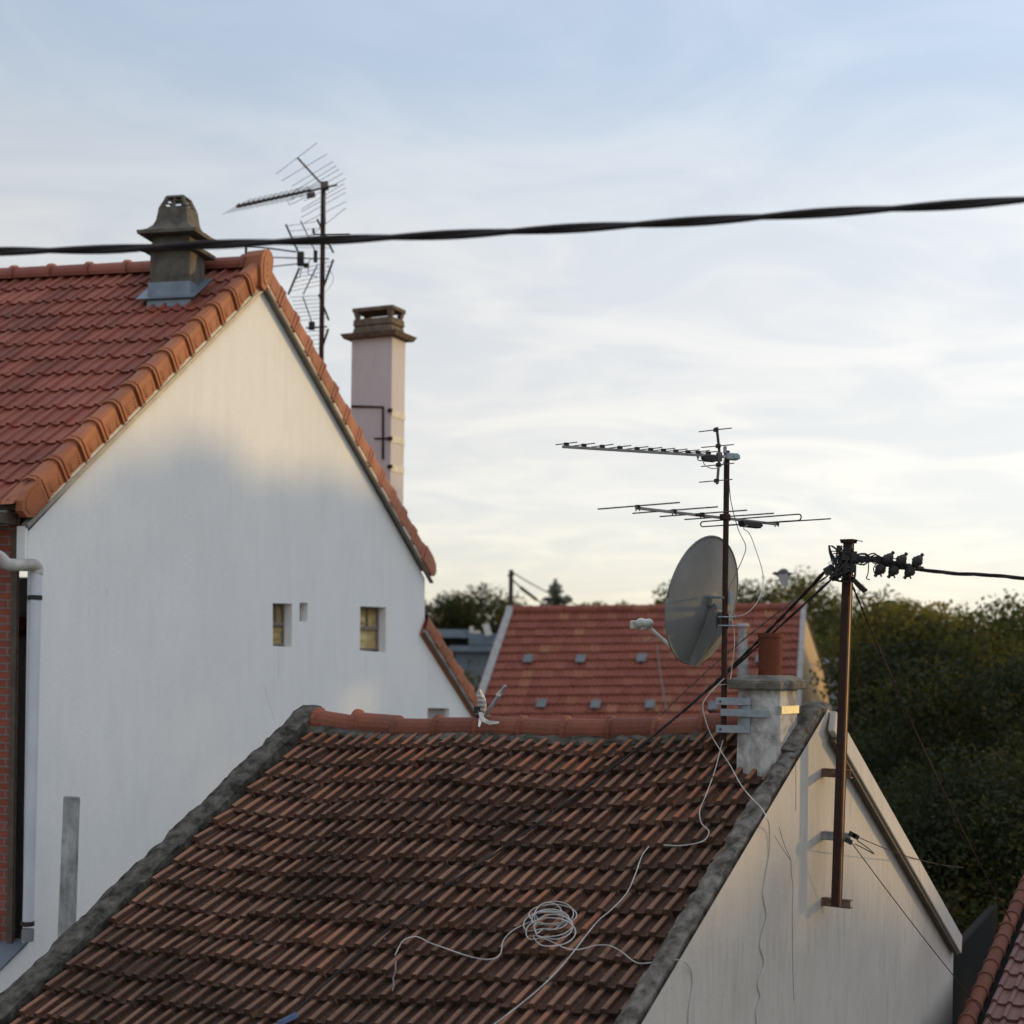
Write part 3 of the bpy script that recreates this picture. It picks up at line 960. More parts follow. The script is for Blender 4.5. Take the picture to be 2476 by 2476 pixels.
# --- pale pink chimney behind the right verge
pu = ang(115); pv = ang(25)
pc = hit(946, 1000, wp - wg * 0.75, wg)        # front right edge of the shaft
hx, hy = 0.345, 0.20
pcc = pc - pu * hx + pv * hy
def zp(y, x=900):
    return (CAM + ray(x, y) * (pc.y)).z
mb = MB()
mb.frustum(ring4(Vector((pcc.x, pcc.y, zp(1330))), pu, pv, hx, hy), ring4(Vector((pcc.x, pcc.y, zp(806))), pu, pv, hx, hy))
ch2 = mb.build('chimney', M['pink_render'], white); bevel(ch2, 0.01)
ch2['label'] = 'tall pale pink chimney rising behind the right verge'
mb = MB()
K = Vector((pcc.x, pcc.y, 0))
mb.frustum(ring4(K + UP * zp(812), pu, pv, hx + .09, hy + .09), ring4(K + UP * zp(800), pu, pv, hx + .13, hy + .13))
mb.frustum(ring4(K + UP * zp(800), pu, pv, hx - .0, hy - .0), ring4(K + UP * zp(780), pu, pv, hx - .03, hy - .02))
mb.frustum(ring4(K + UP * zp(779), pu, pv, hx - .01, hy - .01), ring4(K + UP * zp(762), pu, pv, hx - .02, hy - .015))
for sx_ in (-1, 1):
    for sy_ in (-1, 1):
        mb.frustum(ring4(K + UP * zp(763) + pu * sx_ * (hx - .07) + pv * sy_ * (hy - .06), pu, pv, .03, .03), ring4(K + UP * zp(744) + pu * sx_ * (hx - .06) + pv * sy_ * (hy - .05), pu, pv, .045, .045))
mb.frustum(ring4(K + UP * zp(745), pu, pv, hx - .0, hy - .0), ring4(K + UP * zp(735), pu, pv, hx - .0, hy - .0))
o = mb.build('chimney_cap', M['brown_concrete'], ch2); bevel(o, 0.01)
mb = MB()
f0 = K - pv * (hy + 0.012)
def onf(x, y):
    return hit(x, y, f0, pv)
mb.tube([onf(850, 982), onf(926, 984), onf(926, 1110)], 0.018, 6)
mb.tube([onf(905, 1060), onf(938, 1060)], 0.012, 6)
for y in (992, 1060, 1128):
    mb.cbox(onf(943, y), pu * 0.07, pv * 0.03, UP * 0.05)
mb.build('iron_bracket', M['rust'], ch2)
for y0, y1 in ((990, 1006), (1052, 1068), (1122, 1138)):
    mb = MB()
    zc = (zp(y0) + zp(y1)) / 2
    mb.cbox(K + pu * (hx + .004) + UP * zc, pu * 0.008, pv * hy * 1.96, UP * (zp(y0) - zp(y1)))
    mb.build('pale_band', M['white_trim'], ch2)

# ================================================================== ROOF ANTENNAS OF THE WHITE HOUSE
am = hit(779, 845, wp - wg * 1.0, wg)
YM = am.y
def q(x, y, dY=0.0):
    return P(x, y, YM + dY)
ant = thing('roof_antenna', 'dark antenna mast with tilted rake antenna and grid panels above white house ridge', 'antenna', (am.x, am.y, am.z - 0.6))
mb = MB()
mb.tube([q(776, 960), q(782, 440)], 0.034, 8)
mb.build('mast', M['rust'], ant, smooth=True, angle=40)
mb = MB()
mb.tube([q(573, 501, 0.45), q(815, 447, -0.12)], 0.014, 6)
mb.tube([q(573, 498, 0.45), q(745, 462, 0.0)], 0.010, 6)
mb.cbox(q(785, 450), Vector((.10, 0, .02)), Vector((0, .09, 0)), Vector((-.01, 0, .10)))
mb.cbox(q(752, 472, .05), Vector((.11, 0, .03)), Vector((0, .06, 0)), Vector((-.01, 0, .06)))
mb.tube([q(719, 381, -.1), q(775, 442)], 0.014, 6)
mb.tube([q(783, 455), q(786, 542, -.1)], 0.014, 6)
mb.build('boom', M['dark_alu'], ant)
def rod0(pts, r=.0038):
    b_ = MB(); b_.tube(pts, r, 5); return b_.build('rod', M['dark_alu'], ant)


for k in range(15):
    t = k / 14
    cx_, cy_ = 573 + (742 - 573) * t, 499 + (463 - 499) * t
    w = 34 + 6 * t
    o_ = rod0([q(cx_ - w, cy_ + w * .55, .45 * (1 - t) + .25), q(cx_ + w, cy_ - w * .55, .45 * (1 - t) - .25)])
    b_ = MB(); b_.cbox(q(cx_ + 2, cy_ - 3, .45 * (1 - t)), Vector((.06, -.03, .035)), Vector((0, .02, 0)), Vector((-.004, 0, .018)))
    b_.build('rod_clip', M['black'], o_)
for (x0, y0, x1, y1) in ((667, 421, 767, 345), (681, 437, 790, 373), (705, 451, 805, 391), (712, 462, 813, 401), (718, 470, 820, 409), (726, 478, 829, 419), (735, 486, 836, 432), (729, 506, 832, 444), (729, 512, 836, 454), (728, 526, 836, 465), (734, 540, 837, 487), (745, 575, 836, 503)):
    rod0([q(x0, y0, .2), q(x1, y1, -.2)])
rod0(smooth_path([q(742, 470, .05), q(700, 482, .15), q(698, 490, .15), q(703, 494, .15), q(745, 474, 0)], 4), .004)
# grid panel antenna: bent frames with wire rungs and bow ties
mb = MB()
fr_ = [([(691, 543), (720, 607)], .35), ([(727, 534), (765, 614)], .2), ([(767, 530), (806, 611)], 0), ([(806, 628), (782, 695)], 0), ([(724, 648), (697, 712)], .35), ([(768, 640), (733, 712)], .2), ([(732, 716), (755, 782)], .2), ([(771, 712), (795, 774)], 0), ([(794, 795), (776, 850)], 0)]
for pts, dy in fr_:
    mb.tube([q(x, y, dy) for x, y in pts], 0.016 if dy != .2 else 0.009, 6)
mb.cbox(q(727, 626, .3), Vector((.09, 0, 0)), Vector((0, .08, 0)), Vector((0, 0, .19)))
mb.cbox(q(741, 642, .3), Vector((.07, 0, 0)), Vector((0, .05, 0)), Vector((0, 0, .06)))
mb.cbox(q(754, 788, .2), Vector((.08, 0, 0)), Vector((0, .06, 0)), Vector((0, 0, .11)))
mb.cbox(q(763, 620, .1), Vector((.05, 0, 0)), Vector((0, .05, 0)), Vector((0, 0, .16)))
mb.tube([q(758, 566, 0), q(775, 568, 0), q(846, 567, .05)], 0.012, 6)
mb.cbox(q(758, 558, 0), Vector((.03, 0, 0)), Vector((0, .04, 0)), Vector((0, 0, .06)))
mb.tube([q(640, 622, .5), q(795, 626, 0)], 0.009, 6)
mb.tube([q(600, 594, .6), q(716, 609, .3)], 0.012, 6)
mb.tube([q(636, 647, .5), q(720, 638, .3)], 0.008, 6)
mb.tube([q(730, 640, .3), q(726, 668, .3), q(712, 676, .3)], 0.006, 6)
mb.tube([q(752, 626, .2), q(746, 634, .2), q(745, 664, .2), q(768, 670, .2)], 0.006, 6)
mb.tube([q(740, 793, .2), q(790, 790, 0)], 0.012, 6)
mb.build('panel_frame', M['black'], ant)
mb = MB()
def lerp2(a, b, t): return (a[0] + (b[0] - a[0]) * t, a[1] + (b[1] - a[1]) * t)
for (l0, l1, r0, r1, n_) in (((691, 543), (720, 607), (767, 530), (806, 611), 5), ((724, 648), (697, 712), (806, 628), (782, 695), 6), ((702, 716), (725, 782), (771, 712), (795, 774), 7), ((725, 800), (745, 850), (794, 795), (776, 850), 5)):
    for k in range(n_):
        a_, b_ = lerp2(l0, l1, (k + .3) / n_), lerp2(r0, r1, (k + .3) / n_)
        mb.tube([q(*a_, .3), q(*b_, 0)], 0.0036, 5)
mb.tube(smooth_path([q(790, 640), q(806, 670), q(800, 690), q(787, 706)], 4), 0.003, 5)
mb.build('grid_wires', M['dark_alu'], ant)
mb = MB()
sv = hit(594, 640, apex + nL * 0.05, nL)
mb.tube([P(595, 640, apex.y + 0.3), P(595, 590, apex.y + 0.3)], 0.016, 8)
tag(mb.build('vent_pipe', M['black']), 'thin dark stub pipe poking up behind the white house ridge', 'pipe')

# ================================================================== LOW TILED HOUSE
NA = 34.1
nv = ang(NA); ng = Vector((math.cos(R(NA)), -math.sin(R(NA)), 0))
np0 = P(2005, 1712, 10.0)


def nh(x, y, off=0.0):
    return hit(x, y, np0 + ng * off, ng)


nL_ = P(735, 1745, 11.5)
ne1 = (nL_ - (nh(2003, 1714) - UP * 0.13)); RL = ne1.length; ne1.normalize()      # ridge, to the left and away
nap = nh(2003, 1714)
nf = nh(1600, 2393)
ne2 = (nf - nap).normalized()
nn = ne1.cross(ne2).normalized()
if nn.z < 0: nn = -nn
nb = nh(2306, 2250)
neB = (nb - nap).normalized()
nnB = ne1.cross(neB).normalized()
if nnB.z < 0: nnB = -nnB
low = thing('low_house', 'low old house with sagging mossy brown tiled roof and cream gable', 'house', (nap.x, nap.y, 0))
LF = 4.1     # front slope length
LB = (nb - nap).length + 0.05
rO = nap - UP * 0.13        # roof surface origin at right end of ridge


def sagu(x):
    t = min(max(x / RL, 0), 1)
    k = (1 - t)
    s = math.sin(math.pi * min(1, t / 0.55 * 0.5)) if t < .55 else math.cos(math.pi / 2 * ((t - .55) / .45) ** 1.6)
    return -0.075 * max(0, s) + 0.012 * math.sin(t * 13)


def nsag(x, y):
    return sagu(x) * (1.0 - 0.10 * y) + 0.012 * math.sin(x * 2.7 + y * 1.9)


def nr(x, y, off=0.0):
    return hit(x, y, rO + nn * off - UP * 0.05, nn)


def surf(x, y, off=0.0):
    p = hit(x, y, rO, nn)
    for _ in range(3):
        d = p - rO
        b_ = d.z / ne2.z
        a_ = (d - ne2 * b_).dot(ne1)
        p = hit(x, y, rO + UP * nsag(a_, b_) + nn * off, nn)
    return p


# walls
mb = MB()
fz = nap + ne2 * (LF - 0.25)
fill_poly(mb, [nap, fz, Vector((fz.x, fz.y, 0)), Vector((nb.x, nb.y, 0)), nb], [])
th = -ng * 0.22
gw = mb.build('gable_wall', M['cream_render'], low)
mb = MB()
for a_, e in ((fz, 0), (nb, 0)):
    p0 = Vector((a_.x, a_.y, 0)); z = a_.z - 0.12
    mb.face([p0, p0 + UP * z, p0 + ne1 * RL + UP * z, p0 + ne1 * RL])
pL = [p + ne1 * RL for p in (nap - UP * .30, fz - UP * .25, Vector((fz.x, fz.y, 0)), Vector((nb.x, nb.y, 0)), nb - UP * .25)]
mb.face(pL)
mb.build('side_walls', M['cream_render'], low)
# cracks
mb = MB()
for pts in ([(1883, 2000), (1895, 2040), (1912, 2078), (1915, 2110), (1917, 2150), (1914, 2200), (1917, 2290), (1919, 2380), (1921, 2420)], [(1912, 2078), (1890, 2050), (1870, 2020)], [(1922, 1830), (1925, 1900), (1923, 1960)]):
    pts = [(x + random.uniform(-2, 2), y) for x, y in pts]
    mb.tube(smooth_path([nh(x, y, 0.0005) for x, y in pts], 4), 0.0016, 4)
mb.build('wall_crack', M['dark_hole'], gw)

# front slope tiles
prof_n = [(0.0, 0.0), (0.012, 0.034), (0.03, 0.040), (0.150, 0.040), (0.185, 0.030), (0.22, 0.002), (0.34, -0.003), (0.49, 0.0), (0.505, 0.030), (0.525, 0.036), (0.645, 0.036), (0.68, 0.026), (0.715, 0.002), (0.84, -0.003), (1.0, 0.0)]
def nbright(r, c, a):
    # weathering gathers in patches: redder towards the ridge and the left verge
    k = 0.55 + 0.40 * mnoise.noise(Vector((c * .21, r * .27, 4.2))) + (a - .5) * 0.26
    k += 0.16 * max(0, 1 - r / 4.0)
    if c > 14: k += 0.13 * (c - 14) / 4
    if random.random() < 0.03: k += 0.2
    return k
mb = MB()
TN, GN = (RL - .05) / 19, 0.213
nrow = int(LF / GN)
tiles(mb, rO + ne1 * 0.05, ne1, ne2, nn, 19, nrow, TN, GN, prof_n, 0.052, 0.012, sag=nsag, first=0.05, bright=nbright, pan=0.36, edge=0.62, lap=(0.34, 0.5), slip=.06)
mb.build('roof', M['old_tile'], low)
mb = MB()
mb.box(rO - nn * 0.22 + ne1 * .06, ne1 * (RL - .12), ne2 * (LF - .1), nn * 0.06)
mb.box(rO - nnB * 0.20 + ne1 * .06, ne1 * (RL - .12), neB * LB, nnB * 0.06)
mb.build('roof_deck', M['brown_wood'], low)
mb = MB()
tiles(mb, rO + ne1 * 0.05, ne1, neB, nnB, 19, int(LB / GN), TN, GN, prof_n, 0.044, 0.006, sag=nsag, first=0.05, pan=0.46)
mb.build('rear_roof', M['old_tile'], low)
mb = MB()
rnd = random.Random(3)
for x, y in ((833, 2048), (775, 2105), (1195, 2003), (1180, 2070), (965, 2185), (1400, 2112), (1548, 2160), (985, 2235), (1755, 2040), (690, 2310), (1680, 2110), (930, 2270), (780, 2100), (1590, 2060), (1300, 2350), (520, 2240)):
    c = surf(x, y, .05)
    a_ = Vector((rnd.uniform(-1, 1), rnd.uniform(-1, 1), rnd.uniform(-.3, .3))).normalized() * rnd.uniform(.008, .022)
    mb.cbox(c, a_, a_.cross(UP) * rnd.uniform(.4, .9), UP * .010)
cr_ = mb.build('mortar_crumbs', M['light_mortar'], low); cr_['kind'] = 'stuff'
# ridge
mb = MB()
ridge_tiles(mb, rO + ne1 * 0.20 + UP * 0.02, rO + ne1 * (RL - 0.12) + UP * 0.02, 11, 0.10, 0.022, sag=lambda t: sagu(0.2 + t * (RL - .3)), rnd=2.5, flip=True)
mb.build('ridge_tiles', M['ridge_tile'], low, smooth=True, angle=50)
def rough_path(mb, pts, wv_, hv_, amp, nw=3, seed=0):
    rows = []
    for p in pts:
        ring = []
        for fx, fy in [(0, -1.0)] + [(j / nw, 0.75 + 0.25 * math.sin(math.pi * j / nw)) for j in range(nw + 1)] + [(1, -1.0)]:
            q_ = p + wv_ * fx + hv_ * fy
            ring.append(q_ + mnoise.noise_vector(q_ * 9.0 + Vector((seed, 0, 0))) * amp + mnoise.noise_vector(q_ * 26.0) * amp * .7)
        rows.append(ring)
    m = len(rows[0]); i0 = len(mb.v)
    for rg_ in rows: mb.v += rg_
    for i in range(len(rows) - 1):
        for j in range(m - 1):
            b = i0 + i * m + j
            mb.f.append([b, b + 1, b + m + 1, b + m]); mb.a.append(.5); mb.m.append(0)


for ee, nnn, sd_ in ((ne2, nn, 1), (neB, nnB, 2)):
    mb = MB()
    rough_path(mb, [rO + ee * 0.05 + ne1 * (.1 + (RL - .2) * k / 90) + UP * sagu(.1 + (RL - .2) * k / 90) for k in range(91)], ee * 0.115, nnn * 0.055, 0.016, 4, sd_)
    mb.build('ridge_mortar', M['mortar'], low)
# left parapet
mb = MB()
lt = rO + ne1 * (RL - 0.14)
rough_strip(mb, lt - ne2 * 0.06 + UP * 0.02, lt + ne2 * (LF - .1) + UP * 0.0, ne1 * 0.19, nn * 0.105, 110, 0.016, 5, seed=3)
rough_strip(mb, lt - neB * 0.06, lt + neB * LB, ne1 * 0.19, nnB * 0.075, 50, 0.014, 5, seed=5)
rough_strip(mb, lt + ne2 * .10 + UP * .03, lt - ne2 * .02 + UP * .05, ne1 * 0.19, UP * 0.07, 8, .014, 4, seed=31)
o = mb.build('coping', M['mortar'], low); o['label'] = 'dark mossy mortar coping on the left verge'
# right parapet
mb = MB()
rt = nap - ng * 0.026
rough_strip(mb, rt + ne2 * 0.02 - UP * 0.06, rt + ne2 * (LF - .15) - UP * 0.05, -ng * 0.125, nn * 0.085, 110, 0.014, 4, seed=9)
rough_strip(mb, rt + ne2 * 0.05 + UP * 0.0 - ng * .01, rt + ne2 * 0.55 - UP * 0.01 - ng * .01, -ng * 0.17, nn * 0.05, 24, 0.014, 4, seed=12)
mb.build('coping', M['light_mortar'], low, smooth=True, angle=60)
mb = MB()
rough_strip(mb, rt + nv * -0.16 - UP * 0.14, rt + nv * 0.14 - UP * 0.05, -ng * 0.22, UP * 0.10, 10, 0.012, 4, seed=15)
mb.build('apex_stone', M['light_mortar'], low, smooth=True, angle=60)
# rear barge band, proud of the gable
mb = MB()
mb.box(nap + neB * 0.42 + ng * 0.003, neB * (LB - 0.38), -nnB * 0.165, ng * 0.035)
o = mb.build('barge_band', M['cream_render'], low); bevel(o, 0.008)
mb = MB()
b0 = nap + neB * 0.02
mb.box(b0 + ng * 0.003, neB * (LB + 0.02), -nnB * 0.165, ng * 0.05)
o = mb.build('barge_band', M['cream_render'], low); bevel(o, 0.01)
mb = MB()
mb.box(nap + neB * 0.10 + ng * 0.003 - nnB * 0.166, neB * (LB - 0.10), -nnB * 0.035, ng * 0.03)  # dark strip painting the shadow line under the barge band
mb.build('barge_board', M['brown_wood'], low)
mb = MB()
b0 = nap + neB * 0.0 - ng * 0.2
mb.box(nap + neB * 0.12 - ng * 0.2 - nnB * 0.07, neB * (LB - .07), ng * 0.195, nnB * 0.05)
mb.build('rear_coping', M['light_mortar'], low)

# --- chimney of the low house
fc = nr(1873, 1915, 0.0)                   # front right foot
cu = ng.copy(); cv = nv.copy()
CW, CD = 0.275, 0.36
kz = lambda y, x=1850: (CAM + ray(x, y) * fc.y).z
def cring(z, ex=0.0):
    o = Vector((fc.x, fc.y, z))
    return [o - cu * (CW + ex) - cv * ex, o + cu * ex - cv * ex, o + cu * ex + cv * (CD + ex), o - cu * (CW + ex) + cv * (CD + ex)]
mb = MB()
mb.frustum(cring(fc.z - 0.25, 0.006), cring(kz(1664), 0.0))
nch = mb.build('chimney', M['stained_render'], low); bevel(nch, 0.012)
mb = MB()
mb.frustum(cring(kz(1668), 0.05), cring(kz(1648), 0.058))
mb.frustum(cring(kz(1648), 0.058), cring(kz(1633), -0.03))
o = mb.build('cap_slab', M['concrete'], nch); bevel(o, 0.01)
mb = MB()
pot_c = Vector((fc.x, fc.y, 0)) - cu * (CW * .5 - .02) + cv * (CD * .45)
def lathe(mb, c, prof, n=20, a=0.5):
    rings = [[c + Vector((r_ * math.cos(2 * math.pi * k / n), r_ * math.sin(2 * math.pi * k / n), z)) for k in range(n)] for r_, z in prof]
    for q0, q1 in zip(rings[:-1], rings[1:]):
        for k in range(n):
            k2 = (k + 1) % n
            mb.face([q0[k], q0[k2], q1[k2], q1[k]], a)
z0, z1 = kz(1640), kz(1530)
lathe(mb, pot_c, [(.081, z0), (.078, z0 + .02), (.079, z1 - .03), (.085, z1 - .028), (.085, z1), (.070, z1), (.068, z1 - .2)])
mb.build('chimney_pot', M['terracotta'], nch, smooth=True, angle=40)
mb = MB()
for k in range(4):
    o4 = cring(fc.z, 0)
    pass
fl_c = nr(1800, 1945, 0.0)
for i in range(26):
    t = i / 25
    c = nr(1795 + 75 * t, 1930 + 20 * math.sin(t * 5) - 10 * t, 0.0)
c0 = fc - cu * (CW + .10) + ne2 * 0.0
rough_strip(mb, fc - cu * (CW + .06) - cv * .13 - UP * .12, fc + cu * .07 - cv * .13 - UP * .12, cv * 0.16, UP * 0.10, 14, 0.02, 5, seed=21)
rough_strip(mb, fc - cu * (CW + .09) - cv * .15 - UP * .12, fc - cu * (CW + .09) + cv * .35 + UP * .13, cu * 0.11, UP * 0.07, 14, 0.02, 5, seed=22)
rough_strip(mb, fc + ne2 * .10 - cu * (CW + .02) - UP * .02, fc + ne2 * .10 + cu * .04 - UP * .02, ne2 * 0.12, nn * 0.05, 14, 0.02, 5, seed=25)
mb.build('mortar_skirt', M['light_mortar'], nch)
# galvanised strap on the sunny face, sunlight put into its brighter metal
mb = MB()
zs = (kz(1722) + 0.012)
o = Vector((fc.x, fc.y, zs - .026))
mb.box(o + cu * 0.002 - cv * 0.006, cu * 0.006, cv * (CD + .012), UP * 0.052)
mb.build('strap', M['strap'], nch)

# ================================================================== MAST, ANTENNAS, DISH
mY = (fc - cu * (CW + 0.10)).y - 0.02
def m_(x, y, dY=0.0):
    return P(x, y, mY + dY)
mbot = m_(1749, 1800); mtop = m_(1757.5, 1090)
mast = thing('antenna_mast', 'thin rusty mast strapped to the small chimney', 'mast', mbot)
mb = MB()
mb.tube([mbot, mtop], 0.0195, 10)
mb.build('pole', M['rust'], mast, smooth=True, angle=40)
fpn = fc - cv * 0.014
def cf_(x, y):
    return hit(x, y, fpn, cv)
for y, x1, sg in ((1695, 1815, -1), (1762, 1813, -1)):
    mb = MB()
    p0 = m_(1731, y, -0.03); p1 = cf_(x1, y + 2)
    e = p1 - p0; eu = e.normalized()
    mb.box(p0 - UP * .025, e, Vector((0, 0.006, 0)), UP * .05)
    pc_ = cf_(x1 - 22, y + 2)
    if y < 1700: mb.box(pc_ - UP * .115 - cv * .002, cu * .065, cv * 0.008, UP * .089)
    else: mb.box(pc_ + UP * .026 - cv * .002, cu * .065, cv * 0.008, UP * .09)
    o = mb.build('bracket', M['galv'], mast); bevel(o, .002)
mb = MB()
p0 = m_(1744, 1722, -0.03); p1 = cf_(1862, 1727)
mb.box(p0 - UP * .024 - cv * .010, p1 - p0, Vector((0, 0.006, 0)), UP * .048)
o = mb.build('bracket', M['galv'], mast); bevel(o, 0.002)
for x, y in ((1741, 1696), (1757, 1696), (1741, 1763), (1757, 1763), (1768, 1722)):
    mb = MB()
    c = m_(x, y, -0.036)
    mb.tube([c, c + Vector((0, -0.012, 0))], 0.007, 6)
    mb.build('bolt', M['rust'], mast)

# --- UHF rake antenna
uhf = thing('tv_antenna', 'upper rake antenna with a long boom of short rods', 'antenna', m_(1757, 1105))
mb = MB()
def U(t):   # along boom: 0 = far tip at left, 1 = mast end
    return P(1360, 1080, mY - 0.40).lerp(P(1782, 1106, mY), t)
bd = (U(1) - U(0)).normalized()
bp = Vector((bd.y, -bd.x, 0)).normalized()
if bp.x < 0: bp = -bp
bu = bd.cross(bp).normalized(); bu = bu if bu.z > 0 else -bu
mb.box(U(0) - bp * .008 - bu * .009, U(1) - U(0), bp * .016, bu * .018)
o = mb.build('boom', M['alu'], uhf); bevel(o, 0.002)
def rod(parent, pts, r, clip=None, m='dark_alu'):
    b_ = MB(); b_.tube(pts, r, 6)
    o_ = b_.build('rod', M[m], parent)
    if clip:
        c_ = MB(); clip(c_); c_.build('rod_clip', M['black'], o_)
    return o_


xs = [1369, 1410, 1453, 1495, 1536, 1569, 1600, 1630, 1660, 1685, 1710]
for x in xs:
    t = (x - 1360) / 422
    c = U(t) + bu * .022
    def clp(k_, c=c):
        k_.cbox(c - bu * .004, bd * .030, bp * .020, bu * .018)
    rq = Vector((math.cos(R(45)), -math.sin(R(45)), 0))
    rod(uhf, [c - rq * .093, c + rq * .095], .0036, clp)
# reflector arms and rods
rc = P(1738, 1102, mY - 0.06)
ra = [P(1733, 1033, mY - .10), P(1740, 1098, mY - .05), P(1739, 1112, mY - .05), P(1734, 1170, mY - .10)]
mb2 = MB()
mb2.tube(ra[:2], 0.010, 6); mb2.tube(ra[2:], 0.010, 6)
mb2.cbox(P(1739, 1105, mY - .05), bp * .03, bd * .03, UP * .06)
mb2.build('reflector_arm', M['dark_alu'], uhf)
for (x0, y0, x1, y1) in ((1690, 1044, 1769, 1035), (1696, 1082, 1774, 1075), (1696, 1128, 1775, 1120), (1691, 1166, 1771, 1159)):
    xm = x0 + (x1 - x0) * .52; ym = (y0 + y1) / 2
    rod(uhf, [P(x0, y0, mY + .05), P(x1, y1, mY - .22)], .0038, lambda k_, xm=xm, ym=ym: k_.cbox(P(xm, ym, mY - .09), bp * .028, bd * .025, UP * .025))
rod(uhf, smooth_path([P(1690, 1108, mY - .1), P(1686, 1102, mY - .1), P(1688, 1112, mY - .1), P(1697, 1114, mY - .1)], 4), .004)
mb = MB()
c = P(1714, 1109, mY - .08)
mb.prism([c + bd * x + UP * z - bp * .02 for x, z in ((-.055, .008), (-.03, .022), (.04, .022), (.055, .012), (.055, -.012), (.035, -.022), (-.04, -.02))], bp * .045)
o = mb.build('balun_box', M['black'], uhf); bevel(o, .006)
mb = MB()
c = P(1765, 1104, mY)
mb.cbox(c + bd * .01, bd * .09, bp * .05, UP * .045)
mb.cbox(P(1753, 1088, mY - .01), Vector((.022, 0, 0)), Vector((0, .03, 0)), UP * .05)
mb.cbox(P(1780, 1105, mY), bd * .05, bp * .03, UP * .03)
o = mb.build('mast_clamp', M['galv'], uhf); bevel(o, .006)
mb = MB()
mb.tube(smooth_path([P(1752, 1102, mY - .07), P(1748, 1122, mY - .09), P(1735, 1132, mY - .1), P(1718, 1132, mY - .1), P(1704, 1124, mY - .1), P(1700, 1114, mY - .1)], 5), .0035, 5)
mb.build('lead', M['coax'], uhf)

# --- VHF antenna
vhf = thing('tv_antenna', 'lower spread antenna with long thin crossing rods', 'antenna', m_(1753, 1251))
mb = MB()
vA = P(1537, 1228, mY - .72); vB = P(1882, 1268, mY + .42)
vA, vB = P(1537, 1228, mY - .60), P(1882, 1268, mY + .48)
def V(x):
    # point of the boom under picture column x
    lo, hi = 0.0, 1.0
    for _ in range(40):
        t = (lo + hi) / 2
        p = vA.lerp(vB, t) - CAM
        xi = CX + F * (p.x * CR + p.z * SR) / p.y
        if xi < x: lo = t
        else: hi = t
    return vA.lerp(vB, (lo + hi) / 2)
vd = (vB - vA).normalized(); vp = Vector((vd.y, -vd.x, 0)).normalized()
mb.box(vA - vp * .008 - UP * .009, vB - vA, vp * .016, UP * .018)
o = mb.build('boom', M['alu'], vhf); bevel(o, .002)
for x, hl in ((1542, .335), (1630, .35), (1698, .36), (1760, .37), (1878, .44)):
    c = V(x) + UP * .014
    def clp(k_, c=c):
        k_.cbox(c - UP * .008, vd * .022, vp * .028, UP * .028)
        for sgn in (-1, 1): k_.tube([c, c - UP * .032 + vp * .016 * sgn], .004, 5)
    rod(vhf, [c - vp * hl, c + vp * hl], .005, clp)
c = V(1812)
hl = .40
lp = [c - vp * hl * .2 - UP * .018, c - vp * hl - UP * .018]
for k in range(7):
    th_ = math.pi * k / 6
    lp.append(c - vp * (hl + .02 * math.sin(th_)) + UP * (.0 - .018 * math.cos(th_)))
lp += [c - vp * hl + UP * .018, c + vp * hl + UP * .024]
for k in range(7):
    th_ = math.pi * k / 6
    lp.append(c + vp * (hl + .02 * math.sin(th_)) + UP * (.003 + .021 * math.cos(th_)))
lp += [c + vp * hl - UP * .018, c + vp * hl * .2 - UP * .018]
mb = MB(); mb.tube(lp, .005, 6)
mb.build('folded_rod', M['dark_alu'], vhf)
mb = MB()
c = V(1813) - UP * .022
mb.prism([c + vd * x + UP * z - vp * .025 for x, z in ((-.11, .02), (.09, .022), (.13, .0), (.10, -.022), (-.09, -.022))], vp * .05)
o = mb.build('balun_box', M['black'], vhf); bevel(o, .006)
mb = MB()
mb.cbox(m_(1753, 1250), vd * .06, vp * .05, UP * .04)
mb.cbox(V(1690), vd * .10, vp * .02, UP * .02)
o = mb.build('mast_clamp', M['rust'], vhf); bevel(o, .005)

# --- satellite dish
dc = m_(1699, 1452, 0.30)
dth, dph = R(52), R(11)
dn_ = Vector((-math.sin(dth) * math.cos(dph), math.cos(dth) * math.cos(dph), math.sin(dph)))
dup = (UP - dn_ * UP.dot(dn_)).normalized()
drt = dup.cross(dn_).normalized()
dish = thing('satellite_dish', 'large pale grey satellite dish seen from its back on the mast', 'satellite dish', dc)
DA, DB = 0.455, 0.445
mb = MB()
rings = []
nr_, ns_ = 10, 48
def dpt(rho, k, o=0.0):
    t = 2 * math.pi * k / ns_
    return dc + drt * (DA * rho * math.cos(t)) + dup * (DB * rho * math.sin(t)) + dn_ * (-0.085 * (1 - rho * rho) + o)
for o_ in (0.0, 0.004):
    base = len(mb.v)
    mb.v.append(dpt(0, 0, o_))
    for i in range(1, nr_ + 1):
        for k in range(ns_):
            mb.v.append(dpt(i / nr_, k, o_))
    for k in range(ns_):
        mb.f.append([base, base + 1 + k, base + 1 + (k + 1) % ns_]); mb.a.append(.5); mb.m.append(0)
    for i in range(nr_ - 1):
        for k in range(ns_):
            a_ = base + 1 + i * ns_
            mb.f.append([a_ + k, a_ + (k + 1) % ns_, a_ + ns_ + (k + 1) % ns_, a_ + ns_ + k]); mb.a.append(.5); mb.m.append(0)
mb.build('reflector', M['dish'], dish, smooth=True)
mb = MB()
mb.tube([dpt(1.0, k % ns_) for k in range(ns_ + 1)], 0.008, 6)
mb.build('rim', M['dish'], dish, smooth=True)
